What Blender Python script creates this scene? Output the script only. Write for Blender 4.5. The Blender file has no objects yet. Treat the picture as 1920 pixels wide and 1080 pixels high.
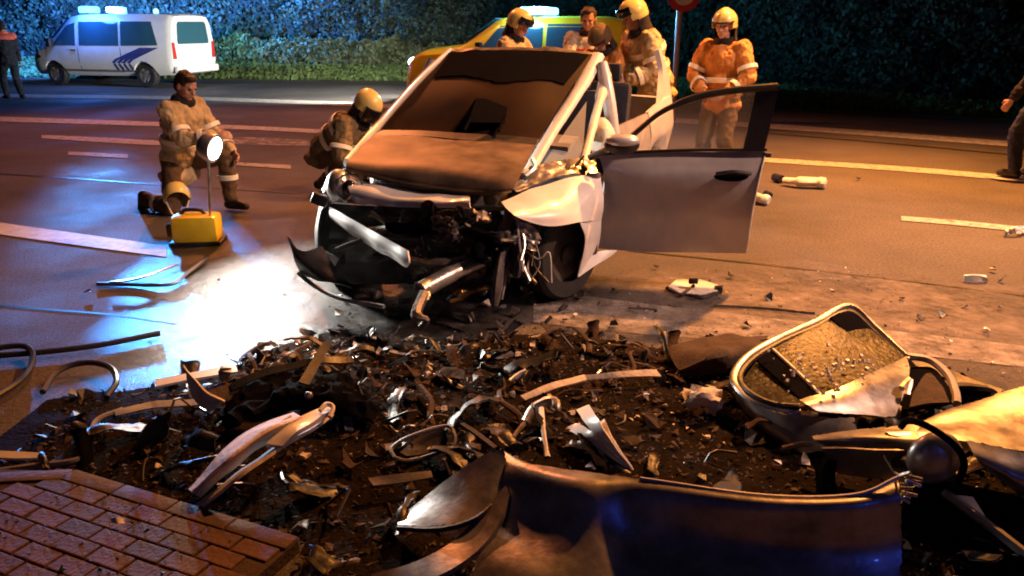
import bpy, bmesh, math, random
import numpy as np
from mathutils import Vector, Matrix, noise
random.seed(7)
rng = np.random.default_rng(7)
R = math.radians
scene = bpy.context.scene
COL = scene.collection

# ------------------------------------------------------------------ camera
CAM_H = 1.70
PITCH = R(18.27)
FPX = 1500.0
cam_d = bpy.data.cameras.new('camera')
cam_d.sensor_width = 36.0
cam_d.lens = FPX / 1920 * 36.0
cam_d.clip_start = 0.05
cam_d.clip_end = 400
cam = bpy.data.objects.new('camera', cam_d)
COL.objects.link(cam)
cam.location = (0, 0, CAM_H)
cam.rotation_euler = (math.pi / 2 - PITCH, 0, 0)
scene.camera = cam

# ------------------------------------------------------------------ world (night sky)
w = bpy.data.worlds.new('World')
scene.world = w
w.use_nodes = True
nt = w.node_tree
sky = nt.nodes.new('ShaderNodeTexSky')
sky.sky_type = 'NISHITA'
sky.sun_disc = False
sky.sun_elevation = R(-8)
sky.sun_rotation = R(200)
mixc = nt.nodes.new('ShaderNodeMix')
mixc.data_type = 'RGBA'
mixc.blend_type = 'ADD'
mixc.inputs[0].default_value = 1.0
mixc.inputs[7].default_value = (0.10, 0.085, 0.12, 1)
nt.links.new(sky.outputs[0], mixc.inputs[6])
nt.links.new(mixc.outputs[2], nt.nodes['Background'].inputs[0])
nt.nodes['Background'].inputs[1].default_value = 0.06

# ------------------------------------------------------------------ lights
def lamp(name, kind, loc, color, power, target=None, size=0.3, angle=60, blend=0.3):
    d = bpy.data.lights.new(name, kind)
    d.color = color
    d.energy = power
    if kind == 'AREA':
        d.shape = 'DISK'
        d.size = size
    elif kind == 'SPOT':
        d.spot_size = R(angle)
        d.spot_blend = blend
        d.shadow_soft_size = size
    else:
        d.shadow_soft_size = size
    o = bpy.data.objects.new(name, d)
    COL.objects.link(o)
    o.location = loc
    if target is not None:
        o.rotation_euler = (Vector(target) - Vector(loc)).to_track_quat('-Z', 'Y').to_euler()
    return o

SODIUM = (1.0, 0.36, 0.075)
WARM = (1.0, 0.56, 0.40)
BLUE = (0.05, 0.22, 1.0)
CYAN = (0.10, 0.55, 1.0)
LAMP_A = (5.6, 9.6, 8.2)       # street lamp over the far lane, right
LAMP_B = (8.5, 2.9, 7.5)       # street lamp on the near side, right
LAMP_C = (-4.2, 16.0, 8.5)     # street lamp over the far lane, left
lamp('street_light_far', 'SPOT', (LAMP_A[0], LAMP_A[1], LAMP_A[2] - 0.08), (1.0, 0.34, 0.065), 14500, (4.0, 7.2, 0), 0.2, 92, 0.9)
lamp('street_light_near', 'SPOT', (LAMP_B[0], LAMP_B[1], LAMP_B[2] - 0.08), WARM, 6600, (1.5, 6.3, 0), 0.2, 46, 0.8)
lamp('street_light_left', 'SPOT', (LAMP_C[0], LAMP_C[1], LAMP_C[2] - 0.08), (1, 0.27, 0.08), 3900, (-3.8, 9.0, 0), 0.25, 128, 0.6)
lamp('blue_beacon_behind_camera', 'POINT', (3.2, -1.6, 2.0), (0.06, 0.12, 1.0), 24, None, 0.05)
lamp('blue_beacon_behind_left', 'POINT', (-2.6, -2.4, 1.9), (0.06, 0.12, 1.0), 5, None, 0.07)

# ------------------------------------------------------------------ render settings
vs = scene.view_settings
vs.view_transform = 'Standard'
vs.look = 'None'
vs.gamma = 1
vs.exposure = 0.0
vs.use_curve_mapping = False
scene.render.engine = 'CYCLES'
cy = scene.cycles
cy.use_denoising = True
cy.max_bounces = 6
cy.diffuse_bounces = 2
cy.glossy_bounces = 3
cy.transmission_bounces = 6
cy.transparent_max_bounces = 8
cy.sample_clamp_indirect = 6.0
cy.filter_width = 1.9

# ------------------------------------------------------------------ helpers
CP, SP = math.cos(PITCH), math.sin(PITCH)
def ray(u, v):
    x = (u - 960) / FPX
    y = (540 - v) / FPX
    return Vector((x, CP + y * SP, -SP + y * CP))
def P(u, v, Y):
    d = ray(u, v)
    return Vector((0, 0, CAM_H)) + d * (Y / d.y)
def G(u, v, z=0.0):
    d = ray(u, v)
    return Vector((0, 0, CAM_H)) + d * ((z - CAM_H) / d.z)

def V(*a):
    return Vector(a)

MATS = {}
def mat(name, base, rough=0.6, metal=0.0, var=0.25, vscale=6.0, bump=0.0, bscale=40.0, emit=None, estr=0.0,
        trans=0.0, alpha=1.0, base2=None, spec=0.5, coat=0.0, rvar=0.0):
    if name in MATS:
        return MATS[name]
    m = bpy.data.materials.new(name)
    m.use_nodes = True
    t = m.node_tree
    b = t.nodes['Principled BSDF']
    b.inputs['Roughness'].default_value = rough
    b.inputs['Metallic'].default_value = metal
    b.inputs['Specular IOR Level'].default_value = spec
    b.inputs['Coat Weight'].default_value = coat
    b.inputs['Coat Roughness'].default_value = 0.08
    b.inputs['Transmission Weight'].default_value = trans
    b.inputs['Alpha'].default_value = alpha
    tc = t.nodes.new('ShaderNodeTexCoord')
    n = t.nodes.new('ShaderNodeTexNoise')
    n.inputs['Scale'].default_value = vscale
    n.inputs['Detail'].default_value = 6
    n.inputs['Roughness'].default_value = 0.65
    t.links.new(tc.outputs['Object'], n.inputs['Vector'])
    r = t.nodes.new('ShaderNodeValToRGB')
    r.color_ramp.elements[0].position = 0.32
    r.color_ramp.elements[1].position = 0.68
    lo = base2 if base2 else tuple(c * (1 - var) for c in base)
    hi = base if base2 else tuple(min(1, c * (1 + var * 0.6)) for c in base)
    r.color_ramp.elements[0].color = (*lo, 1)
    r.color_ramp.elements[1].color = (*hi, 1)
    t.links.new(n.outputs['Fac'], r.inputs['Fac'])
    t.links.new(r.outputs['Color'], b.inputs['Base Color'])
    if rvar:
        mr = t.nodes.new('ShaderNodeMapRange')
        mr.inputs[3].default_value = max(0.02, rough - rvar)
        mr.inputs[4].default_value = min(1, rough + rvar)
        t.links.new(n.outputs['Fac'], mr.inputs[0])
        t.links.new(mr.outputs[0], b.inputs['Roughness'])
    if bump:
        n2 = t.nodes.new('ShaderNodeTexNoise')
        n2.inputs['Scale'].default_value = bscale
        n2.inputs['Detail'].default_value = 4
        t.links.new(tc.outputs['Object'], n2.inputs['Vector'])
        bp = t.nodes.new('ShaderNodeBump')
        bp.inputs['Strength'].default_value = bump
        bp.inputs['Distance'].default_value = 0.01
        t.links.new(n2.outputs['Fac'], bp.inputs['Height'])
        t.links.new(bp.outputs['Normal'], b.inputs['Normal'])
    if emit:
        b.inputs['Emission Color'].default_value = (*emit, 1)
        b.inputs['Emission Strength'].default_value = estr
    MATS[name] = m
    return m

M_silver = mat('silver_paint', (0.56, 0.54, 0.55), 0.34, 0.25, 0.15, 5, coat=0.6, bump=0.05, bscale=9, rvar=0.08)
M_silver2 = mat('scuffed_silver_paint', (0.34, 0.33, 0.34), 0.36, 0.70, 0.5, 7, coat=0.3, bump=0.16, bscale=22, rvar=0.16)
M_bonnet = mat('shaded_bonnet_paint', (0.17, 0.125, 0.09), 0.50, 0.35, 0.5, 5, coat=0.0, bump=0.12, bscale=12, rvar=0.12, spec=0.3)  # darker copy of the silver paint, shade put into the colour
M_white = mat('white_car_paint', (0.74, 0.72, 0.71), 0.34, 0.0, 0.15, 6, coat=0.5, bump=0.04, bscale=10)
M_vanwhite = mat('van_white_paint', (0.76, 0.76, 0.76), 0.4, 0.0, 0.08, 3, coat=0.4)
M_yellow = mat('yellow_vehicle_paint', (0.70, 0.62, 0.02), 0.35, 0.0, 0.1, 3, coat=0.5)
M_black = mat('black_plastic', (0.018, 0.018, 0.02), 0.45, 0, 0.5, 12, bump=0.2, bscale=60)
M_rubber = mat('black_rubber', (0.02, 0.02, 0.02), 0.7, 0, 0.4, 20, bump=0.3, bscale=80)
M_greyplast = mat('grey_plastic', (0.16, 0.15, 0.15), 0.5, 0, 0.4, 10, bump=0.2, bscale=50)
M_steel = mat('bare_steel', (0.55, 0.53, 0.50), 0.38, 0.8, 0.4, 14, bump=0.2, bscale=40, rvar=0.15)
M_darksteel = mat('dirty_steel', (0.14, 0.12, 0.11), 0.5, 0.6, 0.5, 16, bump=0.3, bscale=50)
M_chrome = mat('chrome_trim', (0.8, 0.8, 0.8), 0.12, 1.0, 0.1, 5)
M_pale = mat('pale_plastic', (0.72, 0.68, 0.60), 0.45, 0, 0.2, 8, bump=0.1, bscale=30)
M_foam = mat('cream_foam', (0.62, 0.52, 0.40), 0.85, 0, 0.3, 18, bump=0.5, bscale=60)
M_brown = mat('brown_fibre', (0.048, 0.028, 0.017), 0.9, 0, 0.5, 25, bump=0.6, bscale=90)
M_glass = mat('car_glass', (0.75, 0.85, 0.80), 0.03, 0, 0.05, 3, trans=1.0)
M_clear = mat('clear_window', (0.9, 0.95, 0.92), 0.02, 0, 0.02, 3, alpha=0.14)
M_dirtyglass = mat('cracked_dirty_glass', (0.050, 0.046, 0.024), 0.35, 0, 0.8, 14, alpha=0.55, bump=0.5, bscale=40, spec=0.2, base2=(0.012, 0.012, 0.008))
M_shieldglass = mat('dusty_windscreen_glass', (0.026, 0.012, 0.007), 0.6, 0, 0.35, 3.5, spec=0.12)
M_frit = mat('windscreen_black_band', (0.004, 0.004, 0.006), 0.95, 0, 0.2, 5, spec=0.02)
M_vanglass = mat('van_glass_painted_glow', (0.03, 0.10, 0.14), 0.12, 0, 0.1, 3, spec=0.8)  # teal base paints the blue beacon light into the panes
M_skin = mat('skin', (0.56, 0.33, 0.24), 0.5, 0, 0.12, 14)
M_hair = mat('dark_brown_hair', (0.035, 0.018, 0.010), 0.6, 0, 0.4, 60, bump=0.6, bscale=120)
M_tan = mat('tan_turnout_cloth', (0.58, 0.45, 0.25), 0.85, 0, 0.35, 9, bump=0.8, bscale=22)
M_olive = mat('olive_turnout_cloth', (0.20, 0.15, 0.075), 0.85, 0, 0.3, 7, bump=0.5, bscale=28)
M_orange = mat('orange_turnout_cloth', (0.62, 0.27, 0.07), 0.8, 0, 0.25, 7, bump=0.5, bscale=28)
M_navy = mat('navy_cloth', (0.022, 0.026, 0.045), 0.85, 0, 0.3, 9, bump=0.4, bscale=35)
M_blackcloth = mat('black_cloth', (0.016, 0.014, 0.016), 0.9, 0, 0.3, 9, bump=0.4, bscale=35)
M_brownc = mat('dark_brown_trouser_cloth', (0.12, 0.075, 0.035), 0.85, 0, 0.3, 9, bump=0.4, bscale=35)
M_medic = mat('white_medic_cloth', (0.72, 0.72, 0.66), 0.75, 0, 0.15, 8, bump=0.4, bscale=30)
M_red = mat('red_cloth', (0.60, 0.05, 0.04), 0.8, 0, 0.2, 8)
M_pinkvest = mat('coral_high_visibility_cloth', (0.85, 0.16, 0.12), 0.7, 0, 0.15, 8)
M_band = mat('reflective_band', (0.92, 0.90, 0.76), 0.3, 0.0, 0.1, 20)
M_yband = mat('yellow_reflective_band', (0.75, 0.72, 0.10), 0.4, 0, 0.1, 20)
M_helmet = mat('pale_yellow_helmet', (0.80, 0.66, 0.22), 0.35, 0, 0.12, 5, coat=0.4)
M_visor = mat('dark_visor', (0.012, 0.013, 0.018), 0.08, 0, 0.1, 3, spec=0.9)
M_boot = mat('black_boot_leather', (0.015, 0.013, 0.012), 0.5, 0, 0.3, 20)
M_case = mat('yellow_lamp_case', (0.80, 0.58, 0.03), 0.4, 0, 0.12, 8, coat=0.3)
M_blue = mat('blue_stripe_print', (0.035, 0.05, 0.22), 0.4, 0, 0.1, 5)
M_eye = mat('eye', (0.03, 0.02, 0.015), 0.1, 0, 0.1, 5)
M_redlens = mat('red_tail_lens', (0.45, 0.03, 0.03), 0.2, 0, 0.1, 5)
M_amber = mat('amber_lens', (0.6, 0.2, 0.02), 0.2, 0, 0.1, 5)
M_galv = mat('galvanised_steel', (0.45, 0.46, 0.48), 0.45, 0.7, 0.2, 20)
M_sign = mat('road_sign_red', (0.5, 0.03, 0.03), 0.4, 0, 0.1, 5)
M_lampglow = mat('lamp_lens_lit', (1, 1, 1), 0.3, emit=(1, 0.97, 0.9), estr=30)
M_headglow = mat('headlight_lit', (1, 1, 1), 0.3, emit=(1, 0.95, 0.85), estr=8)
M_bluelamp = mat('blue_beacon_lit', (0.1, 0.3, 1), 0.3, emit=(0.14, 0.50, 1.0), estr=3.2)
M_barlamp = mat('light_bar_lit', (0.3, 0.6, 1), 0.3, emit=(0.26, 0.70, 1.0), estr=3.2)
M_sodium = mat('sodium_lens_lit', (1, 0.6, 0.2), 0.3, emit=(1, 0.5, 0.15), estr=40)
M_hose = mat('black_hose_rubber', (0.03, 0.03, 0.035), 0.35, 0, 0.3, 20)

def link(name, me, m=None, parent=None, smooth=True):
    if m is not None and not me.materials:
        me.materials.append(m)
    if smooth and len(me.polygons):
        me.polygons.foreach_set('use_smooth', [True] * len(me.polygons))
        try:
            me.set_sharp_from_angle(angle=R(42))
        except Exception:
            pass
    o = bpy.data.objects.new(name, me)
    COL.objects.link(o)
    if parent is not None:
        o.parent = parent
        if parent.get('worldparts'):
            o.matrix_parent_inverse = Matrix.Translation(-Vector(parent.location))
    return o
def bmobj(name, bm, m=None, parent=None, smooth=True):
    bmesh.ops.recalc_face_normals(bm, faces=bm.faces)
    me = bpy.data.meshes.new(name)
    bm.to_mesh(me)
    bm.free()
    return link(name, me, m, parent, smooth)
def pyobj(name, vs_, fs_, m=None, parent=None, smooth=True):
    me = bpy.data.meshes.new(name)
    me.from_pydata([tuple(v) for v in vs_], [], fs_)
    me.validate()
    me.update()
    return link(name, me, m, parent, smooth)
def tag(o, label=None, cat=None, group=None, kind=None):
    if label: o['label'] = label
    if cat: o['category'] = cat
    if group: o['group'] = group
    if kind: o['kind'] = kind
    return o
def thing(name, label, cat, loc=(0, 0, 0), rotz=0.0, group=None, worldparts=False):
    o = bpy.data.objects.new(name, None)
    o.empty_display_size = 0.2
    COL.objects.link(o)
    o.location = loc
    o.rotation_euler = (0, 0, rotz)
    if worldparts:
        o['worldparts'] = 1
    return tag(o, label, cat, group)

def crm(pts, n):
    """Catmull-Rom resample through the points"""
    pts = [Vector(p) for p in pts]
    if len(pts) == 1:
        return pts * n
    ext = [pts[0] * 2 - pts[1]] + pts + [pts[-1] * 2 - pts[-2]]
    out = []
    for i in range(n):
        t = i / (n - 1) * (len(pts) - 1)
        k = min(int(t), len(pts) - 2)
        f = t - k
        a, b, c, d = ext[k], ext[k + 1], ext[k + 2], ext[k + 3]
        out.append(0.5 * ((2 * b) + (c - a) * f + (2 * a - 5 * b + 4 * c - d) * f * f + (3 * b - a - 3 * c + d) * f ** 3))
    return out
def lin(pts, n):
    pts = [Vector(p) for p in pts]
    out = []
    for i in range(n):
        t = i / (n - 1) * (len(pts) - 1)
        k = min(int(t), len(pts) - 2)
        out.append(pts[k].lerp(pts[k + 1], t - k))
    return out

def grid_shell(rows, thick=0.004, nu=24, nv=16, dent=0.0, dscale=5.0, seed=0.0, crumple=0.0, smoothrows=True, ragged=0.0):
    """smooth sheet-metal shell through a grid of points; returns verts, faces"""
    f = crm if smoothrows else lin
    a = [f(r, nu) for r in rows]
    g = []
    for j in range(nu):
        g.append(f([r[j] for r in a], nv))
    pts = [[g[j][i] for j in range(nu)] for i in range(nv)]
    def nrm(i, j):
        i0, i1 = max(i - 1, 0), min(i + 1, nv - 1)
        j0, j1 = max(j - 1, 0), min(j + 1, nu - 1)
        n = (pts[i][j1] - pts[i][j0]).cross(pts[i1][j] - pts[i0][j])
        return n.normalized() if n.length > 1e-9 else Vector((0, 0, 1))
    if ragged:
        for i in range(nv):
            for j in range(nu):
                if i in (0, nv - 1) or j in (0, nu - 1):
                    ii = 1 if i == 0 else nv - 2 if i == nv - 1 else i
                    jj = 1 if j == 0 else nu - 2 if j == nu - 1 else j
                    d = pts[ii][jj] - pts[i][j]
                    if d.length > 1e-6:
                        q = pts[i][j] * 38.0
                        pts[i][j] = pts[i][j] + d.normalized() * min(d.length * 0.8, ragged * max(0.0, noise.noise(q) + noise.noise(q * 2.7)))
    N = [[nrm(i, j) for j in range(nu)] for i in range(nv)]
    S = Vector((seed * 7.1, seed * 3.3, seed))
    for i in range(nv):
        for j in range(nu):
            d = 0.0
            if dent:
                d += dent * noise.noise(pts[i][j] * dscale + S)
            if crumple:
                d += crumple * (abs(noise.noise(pts[i][j] * dscale * 3 + S)) - 0.25)
            if d:
                pts[i][j] = pts[i][j] + N[i][j] * d
    vs_, fs_ = [], []
    for s in (0.5, -0.5):
        for i in range(nv):
            for j in range(nu):
                vs_.append(pts[i][j] + N[i][j] * thick * s)
    o2 = nu * nv
    for i in range(nv - 1):
        for j in range(nu - 1):
            a0 = i * nu + j
            fs_.append((a0, a0 + 1, a0 + nu + 1, a0 + nu))
            fs_.append((o2 + a0, o2 + a0 + nu, o2 + a0 + nu + 1, o2 + a0 + 1))
    def side(seq):
        for p, q in zip(seq, seq[1:]):
            fs_.append((p, o2 + p, o2 + q, q))
    side([j for j in range(nu)][::-1])
    side([(nv - 1) * nu + j for j in range(nu)])
    side([i * nu for i in range(nv)])
    side([i * nu + nu - 1 for i in range(nv)][::-1])
    return vs_, fs_
def shell(name, rows, m, parent=None, **k):
    v, f = grid_shell(rows, **k)
    return pyobj(name, v, f, m, parent)

def tube_into(bm, pts, rad, seg=8, n=None, flat=1.0, up=(0, 0, 1)):
    if n:
        pts = crm(pts, n)
    pts = [Vector(p) for p in pts]
    k = len(pts)
    rr = [rad] * k if not isinstance(rad, (list, tuple)) else [rad[0] + (rad[-1] - rad[0]) * i / (k - 1) if len(rad) == 2 else
          rad[min(int(i / (k - 1) * (len(rad) - 1)), len(rad) - 1)] for i in range(k)]
    rings = []
    side = None
    for i in range(k):
        t = (pts[min(i + 1, k - 1)] - pts[max(i - 1, 0)]).normalized()
        if side is None:
            side = t.cross(Vector(up))
            if side.length < 1e-3:
                side = t.cross(Vector((1, 0, 0)))
        else:
            side = side - t * side.dot(t)
        side.normalize()
        b = t.cross(side)
        rings.append([bm.verts.new(pts[i] + side * math.cos(2 * math.pi * s / seg) * rr[i] + b * math.sin(2 * math.pi * s / seg) * rr[i] * flat)
                      for s in range(seg)])
    for a, b in zip(rings, rings[1:]):
        for s in range(seg):
            bm.faces.new((a[s], a[(s + 1) % seg], b[(s + 1) % seg], b[s]))
    bm.faces.new(rings[0][::-1])
    bm.faces.new(rings[-1])
def tube(name, pts, rad, m, parent=None, seg=8, n=None, flat=1.0, up=(0, 0, 1)):
    bm = bmesh.new()
    tube_into(bm, pts, rad, seg, n, flat, up)
    return bmobj(name, bm, m, parent)

def box_into(bm, c, size, rot=None, bev=0.0):
    M = Matrix.Translation(Vector(c)) @ (rot.to_4x4() if rot else Matrix.Identity(4)) @ Matrix.Diagonal((*size, 1))
    r = bmesh.ops.create_cube(bm, size=1.0, matrix=M)
    if bev:
        es = list({e for v in r['verts'] for e in v.link_edges})
        bmesh.ops.bevel(bm, geom=es, offset=bev, segments=2, affect='EDGES', profile=0.6)
def box(name, c, size, m, parent=None, rot=None, bev=0.0):
    bm = bmesh.new()
    box_into(bm, c, size, rot, bev)
    return bmobj(name, bm, m, parent)
def prism_into(bm, outline, thick):
    t = Vector(thick)
    a = [bm.verts.new(Vector(p)) for p in outline]
    b = [bm.verts.new(Vector(p) + t) for p in outline]
    n = len(a)
    bm.faces.new(a)
    bm.faces.new(b[::-1])
    for i in range(n):
        bm.faces.new((a[i], b[i], b[(i + 1) % n], a[(i + 1) % n]))
def prism(name, outline, thick, m, parent=None, smooth=False):
    bm = bmesh.new()
    prism_into(bm, outline, thick)
    return bmobj(name, bm, m, parent, smooth)
def cyl_into(bm, p0, p1, r0, r1=None, seg=20):
    tube_into(bm, [p0, p1], [r0, r0 if r1 is None else r1], seg)

def cap_into(bm, p0, r0, p1, r1, seg=12):
    p0, p1 = Vector(p0), Vector(p1)
    ax = p1 - p0
    L = ax.length
    ax = ax.normalized() if L > 1e-6 else Vector((0, 0, 1))
    s = ax.cross(Vector((0.3, 0.2, 1)))
    s.normalize()
    b = ax.cross(s)
    rings = []
    for k in range(5):
        a = math.pi / 2 * (1 - k / 4.0)
        rings.append((p0 - ax * r0 * math.sin(a), r0 * math.cos(a)))
    for k in range(5):
        a = math.pi / 2 * (k / 4.0)
        rings.append((p1 + ax * r1 * math.sin(a), r1 * math.cos(a)))
    vr = []
    for i, (c, r) in enumerate(rings):
        if i == 0 or i == len(rings) - 1:
            vr.append([bm.verts.new(c)])
        else:
            vr.append([bm.verts.new(c + s * math.cos(2 * math.pi * q / seg) * r + b * math.sin(2 * math.pi * q / seg) * r) for q in range(seg)])
    for x, y in zip(vr, vr[1:]):
        if len(x) == 1:
            for q in range(seg):
                bm.faces.new((x[0], y[(q + 1) % seg], y[q]))
        elif len(y) == 1:
            for q in range(seg):
                bm.faces.new((x[q], x[(q + 1) % seg], y[0]))
        else:
            for q in range(seg):
                bm.faces.new((x[q], x[(q + 1) % seg], y[(q + 1) % seg], y[q]))
def ell_into(bm, c, rad, basis=None):
    M = Matrix.Identity(3)
    if basis:
        M = Matrix((basis[0], basis[1], basis[2])).transposed()
    M4 = Matrix.Translation(Vector(c)) @ M.to_4x4() @ Matrix.Diagonal((*rad, 1))
    bmesh.ops.create_uvsphere(bm, u_segments=16, v_segments=12, radius=1.0, matrix=M4)

TEX = bpy.data.textures.new('folds', 'CLOUDS')
TEX.noise_scale = 0.085
TEX.noise_depth = 2
def remeshed(name, bm, m, parent, voxel=0.008, smooth=4, fold=0.0):
    bmesh.ops.recalc_face_normals(bm, faces=bm.faces)
    me = bpy.data.meshes.new(name + '_src')
    bm.to_mesh(me)
    bm.free()
    t = bpy.data.objects.new('tmp', me)
    COL.objects.link(t)
    r = t.modifiers.new('r', 'REMESH')
    r.mode = 'VOXEL'
    r.voxel_size = voxel
    s = t.modifiers.new('s', 'SMOOTH')
    s.factor = 0.5
    s.iterations = smooth
    if fold:
        d = t.modifiers.new('d', 'DISPLACE')
        d.texture = TEX
        d.strength = fold
        d.mid_level = 0.5
        d.texture_coords = 'LOCAL'
    dg = bpy.context.evaluated_depsgraph_get()
    me2 = bpy.data.meshes.new_from_object(t.evaluated_get(dg))
    bpy.data.objects.remove(t)
    bpy.data.meshes.remove(me)
    me2.name = name
    me2.materials.clear()
    me2.materials.append(m)
    me2.polygons.foreach_set('use_smooth', [True] * len(me2.polygons))
    o = bpy.data.objects.new(name, me2)
    COL.objects.link(o)
    o.parent = parent
    return o

# ================================================================== SETTING
def node_asphalt():
    m = bpy.data.materials.new('asphalt')
    m.use_nodes = True
    t = m.node_tree
    b = t.nodes['Principled BSDF']
    tc = t.nodes.new('ShaderNodeTexCoord')
    def noise_n(scale, det=5, rough=0.6):
        n = t.nodes.new('ShaderNodeTexNoise')
        n.inputs['Scale'].default_value = scale
        n.inputs['Detail'].default_value = det
        n.inputs['Roughness'].default_value = rough
        t.links.new(tc.outputs['Object'], n.inputs['Vector'])
        return n
    big = noise_n(0.35, 6)
    fine = noise_n(48, 3, 0.7)
    ramp = t.nodes.new('ShaderNodeValToRGB')
    ramp.color_ramp.elements[0].position = 0.3
    ramp.color_ramp.elements[0].color = (0.046, 0.041, 0.039, 1)
    ramp.color_ramp.elements[1].position = 0.7
    ramp.color_ramp.elements[1].color = (0.135, 0.119, 0.110, 1)
    t.links.new(big.outputs['Fac'], ramp.inputs['Fac'])
    r2 = t.nodes.new('ShaderNodeValToRGB')
    r2.color_ramp.elements[0].position = 0.35
    r2.color_ramp.elements[0].color = (0.32, 0.32, 0.32, 1)
    r2.color_ramp.elements[1].position = 0.66
    r2.color_ramp.elements[1].color = (1.45, 1.45, 1.45, 1)
    t.links.new(fine.outputs['Fac'], r2.inputs['Fac'])
    mx = t.nodes.new('ShaderNodeMix')
    mx.data_type = 'RGBA'
    mx.blend_type = 'MULTIPLY'
    mx.inputs[0].default_value = 0.8
    t.links.new(ramp.outputs['Color'], mx.inputs[6])
    t.links.new(r2.outputs['Color'], mx.inputs[7])
    t.links.new(mx.outputs[2], b.inputs['Base Color'])
    mr = t.nodes.new('ShaderNodeMapRange')
    mr.inputs[1].default_value = 0.35
    mr.inputs[2].default_value = 0.65
    mr.inputs[3].default_value = 0.55
    mr.inputs[4].default_value = 0.85
    b.inputs['Specular IOR Level'].default_value = 0.32
    t.links.new(noise_n(0.6, 4).outputs['Fac'], mr.inputs[0])
    t.links.new(mr.outputs[0], b.inputs['Roughness'])
    bp = t.nodes.new('ShaderNodeBump')
    bp.inputs['Strength'].default_value = 0.8
    bp.inputs['Distance'].default_value = 0.008
    t.links.new(noise_n(95, 3, 0.7).outputs['Fac'], bp.inputs['Height'])
    t.links.new(bp.outputs['Normal'], b.inputs['Normal'])
    return m
M_asphalt = node_asphalt()

def noisy_alpha(name, col, rough, lo, hi, scale, amax=1.0, col2=None):
    m = mat(name, col, rough, 0, 0.3, 12, bump=0.3, bscale=90, base2=col2)
    t = m.node_tree
    tc = t.nodes.new('ShaderNodeTexCoord')
    n = t.nodes.new('ShaderNodeTexNoise')
    n.inputs['Scale'].default_value = scale
    n.inputs['Detail'].default_value = 7
    n.inputs['Roughness'].default_value = 0.7
    t.links.new(tc.outputs['Object'], n.inputs['Vector'])
    mr = t.nodes.new('ShaderNodeMapRange')
    mr.inputs[1].default_value = lo
    mr.inputs[2].default_value = hi
    mr.inputs[3].default_value = 0.0
    mr.inputs[4].default_value = amax
    t.links.new(n.outputs['Fac'], mr.inputs[0])
    t.links.new(mr.outputs[0], t.nodes['Principled BSDF'].inputs['Alpha'])
    return m
M_paint = noisy_alpha('worn_road_paint', (0.42, 0.40, 0.37), 0.65, 0.26, 0.50, 9)
M_paint2 = noisy_alpha('white_road_paint', (0.66, 0.65, 0.64), 0.6, 0.18, 0.38, 9)
M_wornline = noisy_alpha('very_worn_road_paint', (0.42, 0.38, 0.36), 0.7, 0.36, 0.62, 5, 0.8)
M_dust = noisy_alpha('pale_road_dust', (0.30, 0.25, 0.22), 0.9, 0.40, 0.66, 2.2, 0.7)
M_car_shadow = noisy_alpha('painted_car_shadow', (0.014, 0.012, 0.014), 0.34, 0.36, 0.56, 2.6, 0.9)  # glossy dark colour that paints the wreck's shadow on the road
M_soil = mat('black_soil_and_oil', (0.017, 0.012, 0.009), 0.92, 0, 0.6, 9, bump=0.9, bscale=55, base2=(0.005, 0.004, 0.0035), spec=0.03)
M_brick0 = mat('red_paving_brick', (0.26, 0.12, 0.085), 0.75, 0, 0.4, 4, bump=0.5, bscale=60)
M_joint = mat('paving_joint_sand', (0.045, 0.026, 0.02), 0.95, 0, 0.4, 20, bump=0.5, bscale=70)
M_kerb = mat('kerb_concrete', (0.085, 0.048, 0.035), 0.8, 0, 0.35, 8, bump=0.4, bscale=60)
M_grass = mat('verge_turf', (0.055, 0.085, 0.025), 0.95, 0, 0.5, 2.5, bump=0.8, bscale=12)
M_blade = mat('grass_blade', (0.085, 0.13, 0.035), 0.8, 0, 0.4, 3)
M_leaf = mat('hedge_leaf', (0.034, 0.050, 0.030), 0.6, 0, 0.85, 0.9, spec=0.3)
M_shrub = mat('low_shrub_leaf', (0.075, 0.090, 0.038), 0.6, 0, 0.6, 2.2)
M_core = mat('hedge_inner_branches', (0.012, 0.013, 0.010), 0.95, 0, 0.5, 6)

# road sheet
tag(pyobj('road', [(-90, -12, 0), (90, -12, 0), (90, 60, 0), (-90, 60, 0)], [(0, 1, 2, 3)], M_asphalt, smooth=False), kind='structure')

def strip(name, pts, m, z=0.008, n=24):
    top = crm([G(u, v - t / 2, z) for u, v, t in pts], n)
    bot = crm([G(u, v + t / 2, z) for u, v, t in pts], n)
    vs_ = top + bot
    return tag(pyobj(name, vs_, [(i, i + 1, n + i + 1, n + i) for i in range(n - 1)], m, smooth=False), kind='structure')
strip('lane_marking', [(-250, 172, 5), (0, 179, 6), (300, 183, 6), (600, 193, 7), (1000, 211, 8), (1450, 237, 9), (1900, 270, 10), (2200, 294, 11)], M_paint)
strip('lane_marking', [(-250, 214, 8), (0, 223, 9), (280, 232, 8), (560, 244, 7), (1000, 270, 8), (1440, 300, 8), (1700, 317, 9), (1920, 336, 9), (2200, 362, 10)], M_paint)
strip('lane_marking', [(78, 256, 6), (190, 262, 9), (300, 268, 9)], M_paint, n=8)
strip('lane_marking', [(400, 262, 12), (500, 265, 14), (580, 268, 10)], M_wornline, n=8)
strip('lane_marking', [(128, 287, 6), (240, 293, 7)], M_paint, n=8)
strip('lane_marking', [(412, 305, 5), (545, 313, 7)], M_paint, n=8)
strip('lane_marking', [(1690, 409, 8), (1800, 418, 9), (1900, 428, 9)], M_paint, n=8)
strip('edge_line', [(-150, 403, 22), (0, 428, 22), (150, 449, 22), (312, 471, 21)], M_paint2, n=14)
strip('edge_line', [(1000, 574, 60), (1250, 602, 56), (1500, 622, 40), (1700, 643, 40), (1920, 668, 40), (2200, 700, 40)], M_wornline)
def sheet(name, px, m, z):
    return tag(pyobj(name, [G(u, v, z) for u, v in px], [tuple(range(len(px)))], m, smooth=False), kind='structure')
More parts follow.
